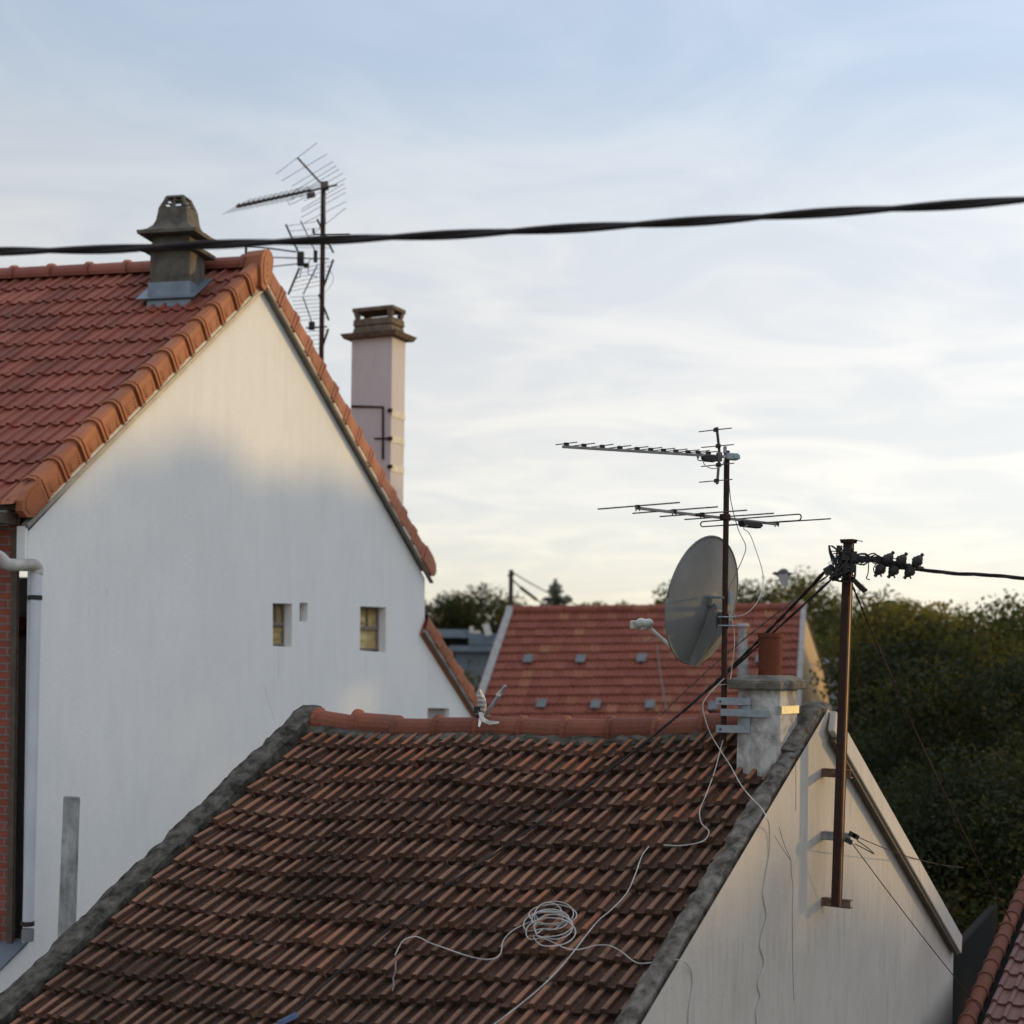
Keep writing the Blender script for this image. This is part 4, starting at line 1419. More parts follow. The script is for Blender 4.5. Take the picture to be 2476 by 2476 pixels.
# back bracket: folded sheet arm running down the back to the foot of the dish
mb = MB()
by0 = -0.085 * (1 - 0)
def bpnt(a, b, o):
    rho2 = (a / DA) ** 2 + (b / DB) ** 2
    return dc + drt * a + dup * b + dn_ * (-0.085 * (1 - rho2) + o)
for a0_ in (-.055, .045):
    mb.prism([bpnt(a0_, .0, -.005), bpnt(a0_, -.15, -.005), bpnt(a0_, -.44, -.004), bpnt(a0_ * .6, -.45, -.05), bpnt(a0_, -.18, -.10), bpnt(a0_, .0, -.045)], drt * .008)
mb.prism([bpnt(-.055, .0, -.045), bpnt(-.055, -.18, -.10), bpnt(-.033, -.45, -.05), bpnt(.030, -.45, -.05), bpnt(.053, -.18, -.10), bpnt(.053, .0, -.045)], -dn_ * .006)
mb.prism([bpnt(-.075, .05, -.004), bpnt(.075, .05, -.004), bpnt(.075, -.02, -.004), bpnt(-.075, -.02, -.004)], -dn_ * .03)
o = mb.build('back_bracket', M['dish'], dish)
mb = MB()
p0 = bpnt(.0, -.10, -.07); p1 = m_(1762, 1502, -.028)
mb.box(p0 - UP * .05, p1 - p0, UP * .10, Vector((0, .008, 0)))
for y in (1492, 1513):
    c = m_(1754, y)
    mb.tube(smooth_path([c + Vector((-.05, -.01, 0)), c + Vector((-.01, -.032, 0)), c + Vector((.028, -.012, 0)), c + Vector((.03, .02, 0)), c + Vector((.0, .03, 0))], 3), .006, 6)
    mb.tube([c + Vector((.02, -.02, 0)), c + Vector((.065, -.02, 0))], .006, 6)
mb.cbox(m_(1768, 1445, -.02), Vector((.03, 0, 0)), Vector((0, .04, 0)), UP * .085)
mb.tube([m_(1705, 1443, .12), m_(1750, 1445, -.02)], .009, 6)
o = mb.build('mast_clamp', M['galv'], dish)
mb = MB()
a0_ = bpnt(0, -.45, -.02); lnb = m_(1560, 1508, 0.62)
lnb = P(1560, 1508, mY + 0.50)
armp = [a0_, a0_.lerp(lnb, .12) - UP * .01, lnb + (a0_ - lnb).normalized() * .02]
mb.tube(armp, .013, 8)
mb.build('feed_arm', M['plastic_white'], dish, smooth=True, angle=40)
mb = MB()
def ell(mb, c, rx, ry, rz, ax=None, n=12):
    ax = ax or (Vector((1, 0, 0)), Vector((0, 1, 0)), Vector((0, 0, 1)))
    rows = []
    for i in range(n + 1):
        ph = math.pi * i / n
        rows.append([c + ax[0] * (rx * math.cos(ph)) + ax[1] * (ry * math.sin(ph) * math.cos(2 * math.pi * k / 16)) + ax[2] * (rz * math.sin(ph) * math.sin(2 * math.pi * k / 16)) for k in range(16)])
    for r0, r1 in zip(rows[:-1], rows[1:]):
        for k in range(16):
            mb.face([r0[k], r0[(k + 1) % 16], r1[(k + 1) % 16], r1[k]])
ld = (dc - lnb).normalized()
ell(mb, P(1551, 1507, mY + .5), .042, .040, .037); ell(mb, P(1568, 1507, mY + .46), .036, .036, .033)
lb = mb.build('feed_horn', M['plastic_white'], dish, smooth=True)
mb = MB()
mb.cbox(P(1535, 1511, mY + .52), Vector((.055, .02, 0)), Vector((-.02, .05, 0)), UP * .062)
mb.cbox(P(1560, 1518, mY + .49), Vector((.06, 0, .01)), Vector((0, .03, 0)), UP * .03)
o = mb.build('feed_housing', M['plastic_white'], dish); bevel(o, .01)
mb = MB()
mb.tube(smooth_path([P(1545, 1526, mY + .5), P(1550, 1545, mY + .5), P(1560, 1553, mY + .48), P(1575, 1545, mY + .45), P(1590, 1535, mY + .42)], 4), .003, 5)
mb.build('lead', M['coax_dirty'], dish)

# ================================================================== STEEL SERVICE POLE
po = 0.15
pb = nh(2022, 2190, po); pY = pb.y
ptp = P(2052, 1310, pY + 0.0)
pole = thing('service_pole', 'rusty steel service pole bracketed to the cream gable', 'utility pole', pb)
pd = (ptp - pb)
mb = MB()
mb.box(pb - ng * .026 - nv * .03, pd, ng * .052, nv * .012)
mb.box(pb + ng * .021 - nv * .018, pd, ng * .004, nv * .055)
mb.box(pb - ng * .026 - nv * .018, pd, ng * .006, nv * .055)
mb.build('beam', M['rust'], pole)
mb = MB()
mb.box(pb + ng * .0255 - nv * .012, pd, ng * .003, nv * .022)
mb.build('beam_lip', M['rust_edge'], pole)
mb = MB()
mb.frustum(ring4(ptp + UP * -.01, ng, nv, .04, .04), ring4(ptp + UP * .015, ng, nv, .045, .045))
mb.box(ptp + ng * .02 + UP * .012, ng * .06 - UP * .012, nv * .05, UP * .006)
mb.build('pole_cap', M['rust'], pole)
for y in (1868, 2020, 2180):
    c = nh(1986, y, 0.0)
    mb = MB()
    # channel from the wall round the pole
    ctr = pb + pd * ((c.z - pb.z) / pd.z)
    dist = (ctr - c).dot(nv)
    base = c + nv * (dist - .06)
    base = Vector((base.x, base.y, c.z))
    base = hit(1986, y, np0, ng)
    L_ = po + .055
    mb.box(base - UP * .028, ng * L_, nv * .006, UP * .056)
    mb.box(base - UP * .028, ng * L_, nv * .05, UP * .006)
    mb.box(base + UP * .022, ng * L_, nv * .05, UP * .006)
    o = mb.build('wall_bracket', M['rust_light'] if y != 2020 else M['post_grey'], pole)
# head: clamps, insulators and a snarl of leads
def h_(x, y, d=0.0):
    return P(x, y, pY + d)
mb = MB()
mb.tube([h_(2040, 1356, -.05), h_(2110, 1354, -.04), h_(2165, 1362, -.03), h_(2232, 1376, -.02)], .016, 8)
mb.tube([h_(2062, 1345, -.05), h_(2150, 1352, -.05)], .010, 6)
mb.cbox(h_(2050, 1345, -.03), Vector((.10, 0, 0)), Vector((0, .10, 0)), UP * .06)
mb.cbox(h_(2050, 1375, -.03), Vector((.09, 0, 0)), Vector((0, .10, 0)), UP * .05)
mb.build('cable_arm', M['black'], pole)
def ell(mb, c, rx, ry, rz, ax=None, n=10):
    ax = ax or (Vector((1, 0, 0)), Vector((0, 1, 0)), Vector((0, 0, 1)))
    rows = []
    for i in range(n + 1):
        ph = math.pi * i / n
        rows.append([c + ax[0] * (rx * math.cos(ph)) + ax[1] * (ry * math.sin(ph) * math.cos(2 * math.pi * k / 14)) + ax[2] * (rz * math.sin(ph) * math.sin(2 * math.pi * k / 14)) for k in range(14)])
    for r0, r1 in zip(rows[:-1], rows[1:]):
        for k in range(14):
            mb.face([r0[k], r0[(k + 1) % 14], r1[(k + 1) % 14], r1[k]])


for x, y in ((2138, 1366), (2170, 1369), (2209, 1371)):
    dg = Vector((.6, 0, .8)); dx_ = Vector((.8, 0, -.6))
    for sgn in (-1, 1):
        mb = MB()
        c = h_(x + 9 * sgn, y - 2 - 12 * sgn, -.055 - .01 * sgn)
        ell(mb, c, .046, .034, .031, (dg, Vector((0, 1, 0)), dx_))
        mb.tube([c - dg * .012, c + dg * .012], .037, 8)
        mb.tube([c + dg * .03 * sgn, c + dg * .062 * sgn], .012, 6)
        mb.tube([c - dx_ * .02 - UP * .01, c + UP * -.045 + dx_ * .01], .006, 5)
        mb.build('connector', M['black'], pole, smooth=True, angle=40)
mb = MB()
rnd = random.Random(4)
for i in range(16):
    x0, y0 = rnd.uniform(2025, 2060), rnd.uniform(1325, 1395)
    pts = [h_(x0, y0, -.06)]
    for k in range(4):
        pts.append(h_(2045 + rnd.uniform(-42, 22), 1358 + rnd.uniform(-42, 48), -.05 + rnd.uniform(-.05, .04)))
    mb.tube(smooth_path(pts, 4), rnd.choice((.004, .005, .007)), 5)
for i in range(9):
    y0 = rnd.uniform(1338, 1362)
    pts = [h_(2060, y0, -.05), h_(2085 + rnd.uniform(-8, 8), y0 + rnd.uniform(-10, 10), -.06), h_(2115, 1350 + rnd.uniform(-12, 14), -.06), h_(2145 + rnd.uniform(-10, 10), 1356 + rnd.uniform(-8, 14), -.05), h_(2175, 1362 + rnd.uniform(-10, 12), -.05)]
    mb.tube(smooth_path(pts, 4), rnd.choice((.0035, .005, .006)), 5)
for x in (2120, 2140, 2160, 2200):
    mb.tube(smooth_path([h_(x, 1362, -.06), h_(x - 8, 1375, -.06), h_(x - 4, 1388, -.06)], 3), .004, 5)
mb.tube(smooth_path([h_(2100, 1360, -.05), h_(2099, 1385, -.05), h_(2095, 1398, -.05), h_(2103, 1402, -.05)], 4), .004, 5)
mb.tube(smooth_path([h_(2060, 1396, -.02), h_(2080, 1415, -.02), h_(2095, 1428, 0)], 3), .012, 6)
mb.tube(smooth_path([h_(2060, 1400, -.02), h_(2075, 1418, -.02), h_(2090, 1432, 0)], 3), .010, 6)
mb.build('wire_tangle', M['black'], pole)
mb = MB()
for x, y in ((2012, 1352), (2020, 1358), (2008, 1362)):
    a_ = h_(x - 8, y + 9, -.05); b_ = h_(x + 9, y - 9, -.05)
    mb.cbox((a_ + b_) / 2, b_ - a_, Vector((0, .03, 0)), Vector((.014, 0, .016)))
mb.build('blue_sleeve', M['blue_clip'], pole)
mb = MB()
for x, y in ((1998, 1378), (2014, 1392), (2026, 1384), (2036, 1372)):
    mb.cbox(h_(x + 6, y, -.04), Vector((.05, 0, .03)), Vector((0, .05, 0)), Vector((-.02, 0, .045)))
mb.build('tension_clamp', M['black'], pole)
mb = MB()
for x, y in ((2061, 2018), (2052, 2034), (2068, 2022)):
    mb.cbox(P(x, y, pY - .02), Vector((.04, 0, -.02)), Vector((0, .03, 0)), Vector((.012, 0, .03)))
mb.build('stay_clamp', M['black'], pole)

# ================================================================== OVERHEAD CABLES
def cable(name, label, cat, build_fn, material, group=None):
    mb = MB(); build_fn(mb)
    return tag(mb.build(name, material, smooth=True, angle=60), label, cat, group)


pf = smooth_path([P(x, y, 6.6 - .0003 * x) for x, y in ((-120, 611), (0, 608), (250, 603), (500, 592), (800, 580), (1100, 567), (1400, 551), (1700, 534), (2000, 514), (2250, 499), (2476, 483), (2620, 472))], 10)
cable('overhead_cable', 'thick black twisted cable crossing the whole sky in the foreground', 'cable', lambda mb: twisted(mb, pf, 2, .0122, .0085, 1.05, 10), M['cable'])
pr_ = smooth_path([P(2150, 1370, pY - .04), P(2225, 1377, pY - .04), P(2300, 1386, pY - .15), P(2400, 1391, pY - .3), P(2476, 1398, pY - .42), P(2700, 1410, pY - .8)], 8)
cable('overhead_cable', 'black twisted cable leaving the pole head to the right', 'cable', lambda mb: twisted(mb, pr_, 3, .0068, .007, .62, 7), M['cable'])
pz = sagged(P(2004, 1372, pY), P(1480, 1850, 15.5), 0.10, 20)
cable('service_cable', 'upper black service cable running from the pole down behind the tiled ridge', 'cable', lambda mb: twisted(mb, pz, 2, .008, .006, .5, 6), M['cable'], 'service cables fanning down from the pole')
pm_ = sagged(P(2012, 1385, pY), P(1500, 1835, 15.0), -0.10, 20)
cable('service_cable', 'thin middle service wire between the two thicker black ones', 'cable', lambda mb: twisted(mb, pm_, 2, .003, .003, .4, 5), M['dark_alu'], 'service cables fanning down from the pole')
e0 = nr(690, 2465, 0.0)
eY = e0.y - 0.25
p_a = P(2020, 1392, pY - .03); p_b = P(1640, 1735, 10.05)
pp = [p_a, P(1830, 1565, 10.05)]
for x, y, d_ in ((1640, 1730, .30), (1450, 1880, .16), (1240, 2035, .14), (1060, 2155, .16), (900, 2280, .22), (700, 2458, .28), (560, 2590, .3)):
    pp.append(P(x, y, surf(x, y).y - d_))
pp = smooth_path(pp, 8)
cable('service_cable', 'lower black service cable sweeping across the old roof to the lower left', 'cable', lambda mb: twisted(mb, pp, 2, .0056, .0042, .5, 6), M['cable'], 'service cables fanning down from the pole')
mb = MB()
cc_ = P(697, 2464, surf(697, 2464).y - .32)
mb.cbox(cc_, Vector((.10, 0, .05)), Vector((0, .03, 0)), Vector((-.012, 0, .025)))
mb.tube([cc_ + Vector((-.05, 0, -.03)), cc_ + Vector((-.10, 0, -.05))], .01, 6)
tag(mb.build('cable_clamp', M['blue_clip']), 'small blue clamp gripping the black cable at the bottom edge', 'clamp')
gy = sagged(P(2058, 1408, pY), P(2470, 2270, 13.5), .12, 30)
cable('stay_wire', 'brown twisted stay wire slanting from the pole towards the dark trees', 'wire', lambda mb: twisted(mb, gy, 2, .0042, .0042, .13, 5), M['rust'])
w1 = sagged(P(2070, 2022, pY), P(2330, 2098, 13.0), .04, 12)
cable('stay_wire', 'short thin wire from the middle bracket to the right past the rear verge', 'wire', lambda mb: mb.tube(w1, .0035, 5), M['rust'])
w2 = sagged(P(2058, 2036, pY), P(2440, 2520, 11.5), .03, 16)
cable('stay_wire', 'thin dark wire running from the middle bracket down to the lower right', 'wire', lambda mb: mb.tube(w2, .0035, 5), M['black'])
w3 = smooth_path([P(2066, 2040, pY), P(2090, 2052, pY - .02), P(2114, 2065, pY - .02), P(2095, 2048, pY - .02), P(2072, 2032, pY)], 4)
cable('wire_loop', 'small bent loop of stiff wire beside the middle bracket', 'wire', lambda mb: mb.tube(w3, .0035, 5), M['rust'])

# ================================================================== WHITE COAXIAL CABLES
RO = 0.108
def on_roof(pts, off=None):
    # dense samples so that the cable lies on the ribs
    off = RO if off is None else off
    return [surf(x, y, off) for x, y in pts]


c1 = [m_(1752, 1640, -.03), m_(1735, 1656, -.03), m_(1704, 1692, -.05), m_(1700, 1716, -.05), m_(1712, 1760, -.06), m_(1728, 1792, -.07)] + on_roof([(1765, 1850), (1790, 1895), (1813, 1925), (1842, 1955), (1856, 1982)], .17) + \
     [nh(1860, 2005, .02)] + [nh(x, y, .006) for x, y in ((1860, 2060), (1850, 2125), (1845, 2165), (1853, 2215), (1842, 2260), (1838, 2290), (1847, 2330), (1832, 2380), (1838, 2410), (1828, 2450), (1832, 2500))]
cable('coaxial_cable', 'pale cable looping from the mast past the chimney and down the cream gable', 'cable', lambda mb: mb.tube(smooth_path(c1, 6), .0036, 6), M['coax'])
c2 = [m_(1748, 1790, -.04), m_(1742, 1812, -.04)] + on_roof([(1728, 1865), (1706, 1925), (1692, 1960), (1696, 1990), (1714, 2010), (1705, 2030), (1680, 2040), (1640, 2045), (1605, 2043)])
cable('coaxial_cable', 'short white cable dropping from mast foot onto the right of the old roof', 'cable', lambda mb: mb.tube(smooth_path(c2, 6), .0036, 6), M['coax'])
c3 = on_roof([(1569, 2047), (1552, 2070), (1536, 2115), (1515, 2160), (1480, 2198), (1448, 2225), (1420, 2258), (1388, 2300), (1350, 2345), (1310, 2385), (1250, 2435), (1190, 2480), (1150, 2510)])
cable('coaxial_cable', 'long white cable running diagonally down the old roof to the bottom edge', 'cable', lambda mb: mb.tube(smooth_path(c3, 6), .0036, 6), M['coax'])
rnd = random.Random(11)
cp = [(955, 2310), (972, 2278), (990, 2267), (1012, 2266), (1040, 2280), (1075, 2292), (1120, 2308), (1165, 2319), (1195, 2318), (1211, 2305), (1217, 2275), (1240, 2250), (1275, 2232)]
loops = []
for k in range(8):
    cx_, cy_ = 1338 + rnd.uniform(-14, 14), 2212 + k * 4.5 + rnd.uniform(-12, 10)
    rx, ry = rnd.uniform(32, 60), rnd.uniform(14, 38)
    ph0 = rnd.uniform(-.35, .35)
    for j in range(12):
        th_ = 2 * math.pi * j / 12 + 2.6 + ph0 * math.sin(j * .52)
        loops.append((cx_ + rx * math.cos(th_), cy_ + ry * math.sin(th_), k))
tail = [(1290, 2262), (1330, 2275), (1365, 2292), (1400, 2296), (1440, 2286), (1475, 2287), (1505, 2303), (1540, 2328), (1580, 2327), (1620, 2321)]
pts = on_roof(cp) + [surf(x, y, RO + .006 * k) for x, y, k in loops] + on_roof(tail) + on_roof([(1640, 2321), (1655, 2326)], .17) + [nh(1670, 2345, .012)] + [nh(x, y, .006) for x, y in ((1675, 2380), (1669, 2420), (1664, 2460), (1668, 2500))]
cable('coaxial_cable', 'loose coil of white cable lying on the old roof with both tails trailing', 'cable', lambda mb: mb.tube(smooth_path(pts, 5), .0036, 6), M['coax'])
c5 = on_roof([(957, 2325), (956, 2350), (951, 2365), (952, 2382), (949, 2396)])
cable('cable_scrap', 'short frayed white cable end on the old roof under the black cable', 'cable', lambda mb: mb.tube(smooth_path(c5, 4), .0045, 5), M['coax_dirty'])
c6 = smooth_path([m_(1762, 1115, .02), m_(1763, 1165, .02), m_(1768, 1215, .02), m_(1785, 1280, .02), m_(1803, 1320, .0), m_(1796, 1350, .0), m_(1778, 1390, .02), m_(1760, 1430, .02)], 6)
cable('antenna_lead', 'thin grey lead hanging from the upper rake antenna beside the mast', 'cable', lambda mb: mb.tube(c6, .003, 5), M['coax_dirty'])
c7 = smooth_path([m_(1808, 1270, .1), m_(1798, 1278, .1), m_(1812, 1290, .1), m_(1826, 1325, .08), m_(1845, 1390, .05), m_(1838, 1440, .03), m_(1815, 1475, .02), m_(1785, 1490, .02), m_(1770, 1480, .02), m_(1764, 1460, .02)], 6)
cable('antenna_lead', 'thin pale lead bowing out from lower antenna box to the dish clamp', 'cable', lambda mb: mb.tube(c7, .003, 5), M['coax'])
c8 = smooth_path([m_(1764, 1462, .02), m_(1772, 1510, .02), m_(1776, 1550, .02), m_(1770, 1610, .03), m_(1764, 1650, .0), m_(1752, 1655, -.025), m_(1737, 1656, -.03)], 6)
cable('antenna_lead', 'thin pale lead hanging from dish clamp down to the chimney straps', 'cable', lambda mb: mb.tube(c8, .003, 5), M['coax'])

# ================================================================== BROKEN VANE ON THE RIDGE
rv = hit(1160, 1745, rO + UP * .05, nn)
vY = rv.y
van = thing('broken_vane', 'bent grey rod with white arrow tip and torn foil strip stuck on the tiled ridge', 'weather vane', rv)
mb = MB()
mb.tube([P(1150, 1765, vY), P(1180, 1720, vY), P(1222, 1658, vY - .05)], .014, 8)
mb.build('rod', M['galv'], van, smooth=True, angle=40)
mb = MB()
mb.prism([P(1197, 1680, vY - .04), P(1217, 1660, vY - .05), P(1210, 1685, vY - .05)], Vector((0, .012, 0)))
mb.build('arrow_tip', M['plastic_white'], van)
mb = MB()
top = [(1157, 1722), (1166, 1722), (1172, 1736), (1182, 1742), (1208, 1745)]
bot = [(1165, 1732), (1160, 1735), (1168, 1746), (1182, 1752), (1205, 1749)]
for k in range(4):
    a_ = [P(*top[k], vY - .12 - .01 * k), P(*top[k + 1], vY - .13 - .01 * k), P(*bot[k + 1], vY - .13 - .01 * k), P(*bot[k], vY - .12 - .01 * k)]
    mb.prism(a_, Vector((0, .004, 0)))
mb.prism([P(1158, 1735, vY - .12), P(1166, 1740, vY - .12), P(1160, 1758, vY - .14), P(1156, 1756, vY - .14)], Vector((0, .004, 0)))
mb.build('foil_strip', M['foil'], van)
mb = MB()
for i in range(6):
    pts = []
    for k in range(7):
        t = k / 6
        w = (i / 5 - .5) * 22 * math.sin(math.pi * (.12 + .8 * t))
        pts.append(P(1163 + 8 * t * 0 + w + 3 * math.sin(4 * t), 1735 - 68 * t, vY - .05 + .03 * math.sin(3 * t + i)))
    if i:
        for k in range(6):
            mb.face([prev[k], pts[k], pts[k + 1], prev[k + 1]])
    prev = pts
o = mb.build('torn_foil', M['pvc_old'], van, smooth=True)
sm_ = o.modifiers.new('solid', 'SOLIDIFY'); sm_.thickness = .002
mb = MB()
mb.cbox(P(1156, 1716, vY), Vector((.06, 0, 0)), Vector((0, .06, 0)), UP * .05)
mb.cbox(P(1158, 1740, vY), Vector((.05, 0, 0)), Vector((0, .05, 0)), UP * .08)
mb.build('base_clip', M['black'], van)

# ================================================================== GREY POST, left
mb = MB()
Yp = 11.9
pt0 = [P(152, 1925, Yp - .0), P(184, 1926, Yp + .02), P(195, 1927, Yp + .12), P(163, 1924, Yp + .10)]
k0 = [P(135, 2330, Yp), P(172, 2331, Yp + .02), P(182, 2332, Yp + .12), P(147, 2329, Yp + .10)]
gnd = [Vector((a.x + (a.x - b.x) * 1.0, a.y, 0.0)) for a, b in zip(k0, pt0)]
mb.frustum([a + (a - b) * ((a.z - 0.0) / (b.z - a.z)) for a, b in zip(k0, pt0)], pt0)
o = mb.build('concrete_post', M['post_grey']); bevel(o, .012)
tag(o, 'leaning weathered grey concrete post in front of the white gable', 'post')

# ================================================================== FAR TILED HOUSE
fY = 36.0
fu = ang(91.0)          # ridge to the right
fA = P(1240, 1478, fY); fB = P(1942, 1470, fY - .1)
fu = (fB - fA).normalized()
flo = P(1152, 1740, fY - 3.4)
fd = (flo - fA)
fe2 = fd.normalized()
far = thing('far_house', 'distant house with orange red tiled roof dotted with glass tiles', 'house', (fA.x, fA.y, 0))
fn_ = fu.cross(fe2).normalized()
if fn_.z < 0: fn_ = -fn_
fL = fd.length * 1.25
fW = (fB - fA).length
mb = MB()
prof_f = [(0, 0), (.06, .03), (.18, .03), (.26, 0), (.5, -.003), (.56, .022), (.68, .022), (.74, 0), (1, 0)]
skipset = {}
tiles(mb, fA + fe2 * .1, fu, fe2, fn_, int(fW / .235), int(fL / .335), fW / int(fW / .235), .335, prof_f, .045, .005, bright=lambda r, c, a: a * .75 + (.35 if random.random() < .12 else 0))
mb.build('roof', M['far_tile'], far)
mb = MB()
mb.tube([fA, fB], .11, 10)
ridge_tiles(mb, fA + UP * .0, fB, 17, .13, .02)
mb.build('ridge_tiles', M['far_tile'], far, smooth=True, angle=50)
mb = MB()
mb.box(fA - fu * .16 - fe2 * .1, fe2 * (fL + .1), fu * .18, fn_ * .10)
mb.build('verge_board', M['trim'], far)
mb = MB()
mb.box(fB - fu * .06 - fe2 * .1, fe2 * (fL + .1), fu * .13, fn_ * .08)
mb.build('verge_board', M['trim'], far)
# walls
fback = Vector((-fe2.x * 1.0, -fe2.y, 0)).normalized()
run = math.hypot(fe2.x, fe2.y) * fL; dropz = -fe2.z * fL
fAf = fA + fe2 * fL; fBf = fB + fe2 * fL
bA = fA + Vector((0.15, 3.6, -dropz * .75)); bB = P(2003, 1660, fY + 3.0)
mb = MB()
fill_poly(mb, [fB - UP * .05, fBf - UP * .1, Vector((fBf.x, fBf.y, 0)), Vector((bB.x, bB.y, 0)), bB], [])
fill_poly(mb, [fA - UP * .05, fAf - UP * .1, Vector((fAf.x, fAf.y, 0)), Vector((bA.x, bA.y, 0)), bA], [])
mb.face([Vector((fAf.x, fAf.y, 0)), Vector((fBf.x, fBf.y, 0)), fBf - UP * .1, fAf - UP * .1])
mb.face([Vector((bA.x, bA.y, 0)), Vector((bB.x, bB.y, 0)), bB, bA])
mb.build('wall', M['far_wall'], far)
mb = MB()
mb.face([fA - UP * .02, fB - UP * .02, bB, bA])
mb.box(fB - UP * .06 - fu * .10, bB - fB, fu * .14, UP * .05)
mb.build('rear_roof', M['brown_wood'], far)
for (x, y) in ((1277, 1592), (1404, 1592), (1551, 1590), (1838, 1592), (1309, 1700), (1440, 1702), (1572, 1702), (1724, 1706), (1690, 1592)):
    c = hit(x, y, fA + fn_ * .10, fn_)
    mb = MB()
    mb.cbox(c, fu * .22, fe2 * .30, fn_ * .02)
    mb.build('glass_tile', M['glass_tile'], far)
mb = MB()
mb.tube([hit(1588, 1560, fA + fn_ * .08, fn_), hit(1598, 1640, fA + fn_ * .08, fn_), hit(1612, 1720, fA + fn_ * .08, fn_)], .012, 5)
mb.build('roof_wire', M['coax_dirty'], far)
mb = MB()
fx = hit(1797, 1640, fA + fn_ * .0, fn_)
Yq = fx.y - .25
mb.tube([P(1797, 1660, Yq), P(1795, 1545, Yq)], .13, 12, r2=.11)
mb.tube([P(1795, 1546, Yq), P(1795, 1516, Yq)], .09, 12)
mb.tube([P(1795, 1514, Yq), P(1795, 1508, Yq)], .17, 12, r2=.13)
o = mb.build('flue', M['post_grey'], far, smooth=True, angle=40)
o['label'] = 'grey flue pipe with flat cap'

# far utility pole and its wires
mb = MB()
fp = [P(1236, 1476, 40), P(1236, 1378, 40)]
mb.tube([Vector((fp[0].x, fp[0].y, 0)), fp[1]], .09, 8, r2=.06)
mb.tube([P(1228, 1392, 40), P(1243, 1388, 40)], .04, 6)
tag(mb.build('utility_pole', M['bark'], smooth=True, angle=40), 'slim distant wooden pole rising behind the left end of the far ridge', 'utility pole')
for a_, b_, r_, lab in (((1238, 1383), (1420, 1470), .018, 'upper thin wire leaving the distant pole'), ((1240, 1402), (1330, 1465), .022, 'lower dark wire dropping steeply from the distant pole')):
    pts = sagged(P(*a_, 40), P(*b_, 46), .1, 10)
    mb = MB(); mb.tube(pts, r_, 5)
    if r_ > .02:
        mb.tube([pts[2], pts[6]], .05, 6)
    tag(mb.build('power_line', M['black']), lab, 'wire')

# distant low sheds at left behind the white house
def shed(name, label, x0, x1, ytop, ybot, Y, dep, mat_w, mat_r):
    a_ = P(x0, ybot, Y); b_ = P(x1, ybot, Y)
    zt_ = P((x0 + x1) / 2, ytop, Y).z; zb = P((x0 + x1) / 2, ybot, Y).z
    r = thing(name, label, 'shed', (a_.x, a_.y, 0))
    e = Vector((b_.x - a_.x, 0, 0))
    mb = MB(); mb.box(Vector((a_.x, a_.y, 0)), e, Vector((0, dep, 0)), UP * zb)
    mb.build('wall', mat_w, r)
    mb = MB(); mb.box(Vector((a_.x - .15, a_.y - .2, zb + .003)), e + Vector((.3, 0, 0)), Vector((0, dep, 0)), UP * (zt_ - zb)); mb.build('roof', mat_r, r)
    return r
s1 = shed('flat_shed', 'distant flat shed with pale blue grey roof edge, sunlit at its right end', 1000, 1146, 1522, 1542, 50, 5, M['dark_wall'], M['zinc'])
mb = MB()  # pale blocks standing in for sun glints at the shed's end
c = P(1140, 1530, 49.6); mb.cbox(c, Vector((.13, 0, 0)), Vector((0, .3, 0)), UP * .42)
c = P(1150, 1532, 49.6); mb.cbox(c, Vector((.2, 0, 0)), Vector((0, .3, 0)), UP * .16)
mb.build('sunlit_flue', M['white_trim'], s1)
shed('low_garage', 'distant low grey garage roof left of the far tiled house', 1100, 1225, 1562, 1576, 42, 6, M['grey_blue'], M['zinc'])
s3 = shed('outhouse', 'small distant outhouse with dark roof between shed and garage', 1145, 1215, 1532, 1560, 46, 2.5, M['grey_blue'], M['grey_blue'])
mb = MB(); c = P(1178, 1522, 45.5); mb.cbox(c, Vector((.2, 0, .06)), Vector((0, .1, 0)), Vector((-.12, 0, .36))); 
mb.build('roof_vent', M['white_trim'], s3)
shed('pale_cabin', 'pale cabin with blue white roof showing right of the far gable', 1978, 2030, 1592, 1612, 40, 3, M['post_grey'], M['pvc'])

# ================================================================== NEIGHBOUR ROOF, bottom right
bY0, bY1 = 14.2, 11.4
vt = P(2490, 2115, bY0); vb = P(2325, 2500, bY1)
be2 = (vb - vt); bl_ = be2.length; be2.normalize()
be1 = Vector((math.cos(R(-20)), math.sin(R(-20)), 0))
bn = be1.cross(be2).normalized()
if bn.z < 0: bn = -bn
nei = thing('tiled_outbuilding', 'dark red tiled roof corner with rounded verge caps at lower right', 'house', (vt.x, vt.y, 0))
mb = MB()
tiles(mb, vt + be1 * .12 - bn * .02, be1, be2, bn, 10, 14, .25, bl_ * 1.15 / 14, prof_w, .03, .004)
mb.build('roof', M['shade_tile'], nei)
mb = MB()
ridge_tiles(mb, vb + be2 * .3 - bn * 0.015, vt - bn * .015, 14, .062, .012, spread=100)
mb.build('verge_caps', M['cap_tile'], nei, smooth=True, angle=50)
mb = MB()
mb.box(vt - bn * .12, be1 * 2.5, be2 * (bl_ + .5), bn * .06)
q0, q1 = vt - bn * .12, vb + be2 * .5 - bn * .12
mb.face([q0, q1, Vector((q1.x, q1.y, 0)), Vector((q0.x, q0.y, 0))])
e1_ = q1 + be1 * 2.5
mb.face([q1, e1_, Vector((e1_.x, e1_.y, 0)), Vector((q1.x, q1.y, 0))])
e0_ = q0 + be1 * 2.5
mb.face([q0, e0_, Vector((e0_.x, e0_.y, 0)), Vector((q0.x, q0.y, 0))])
mb.build('wall', M['dark_wall'], nei)
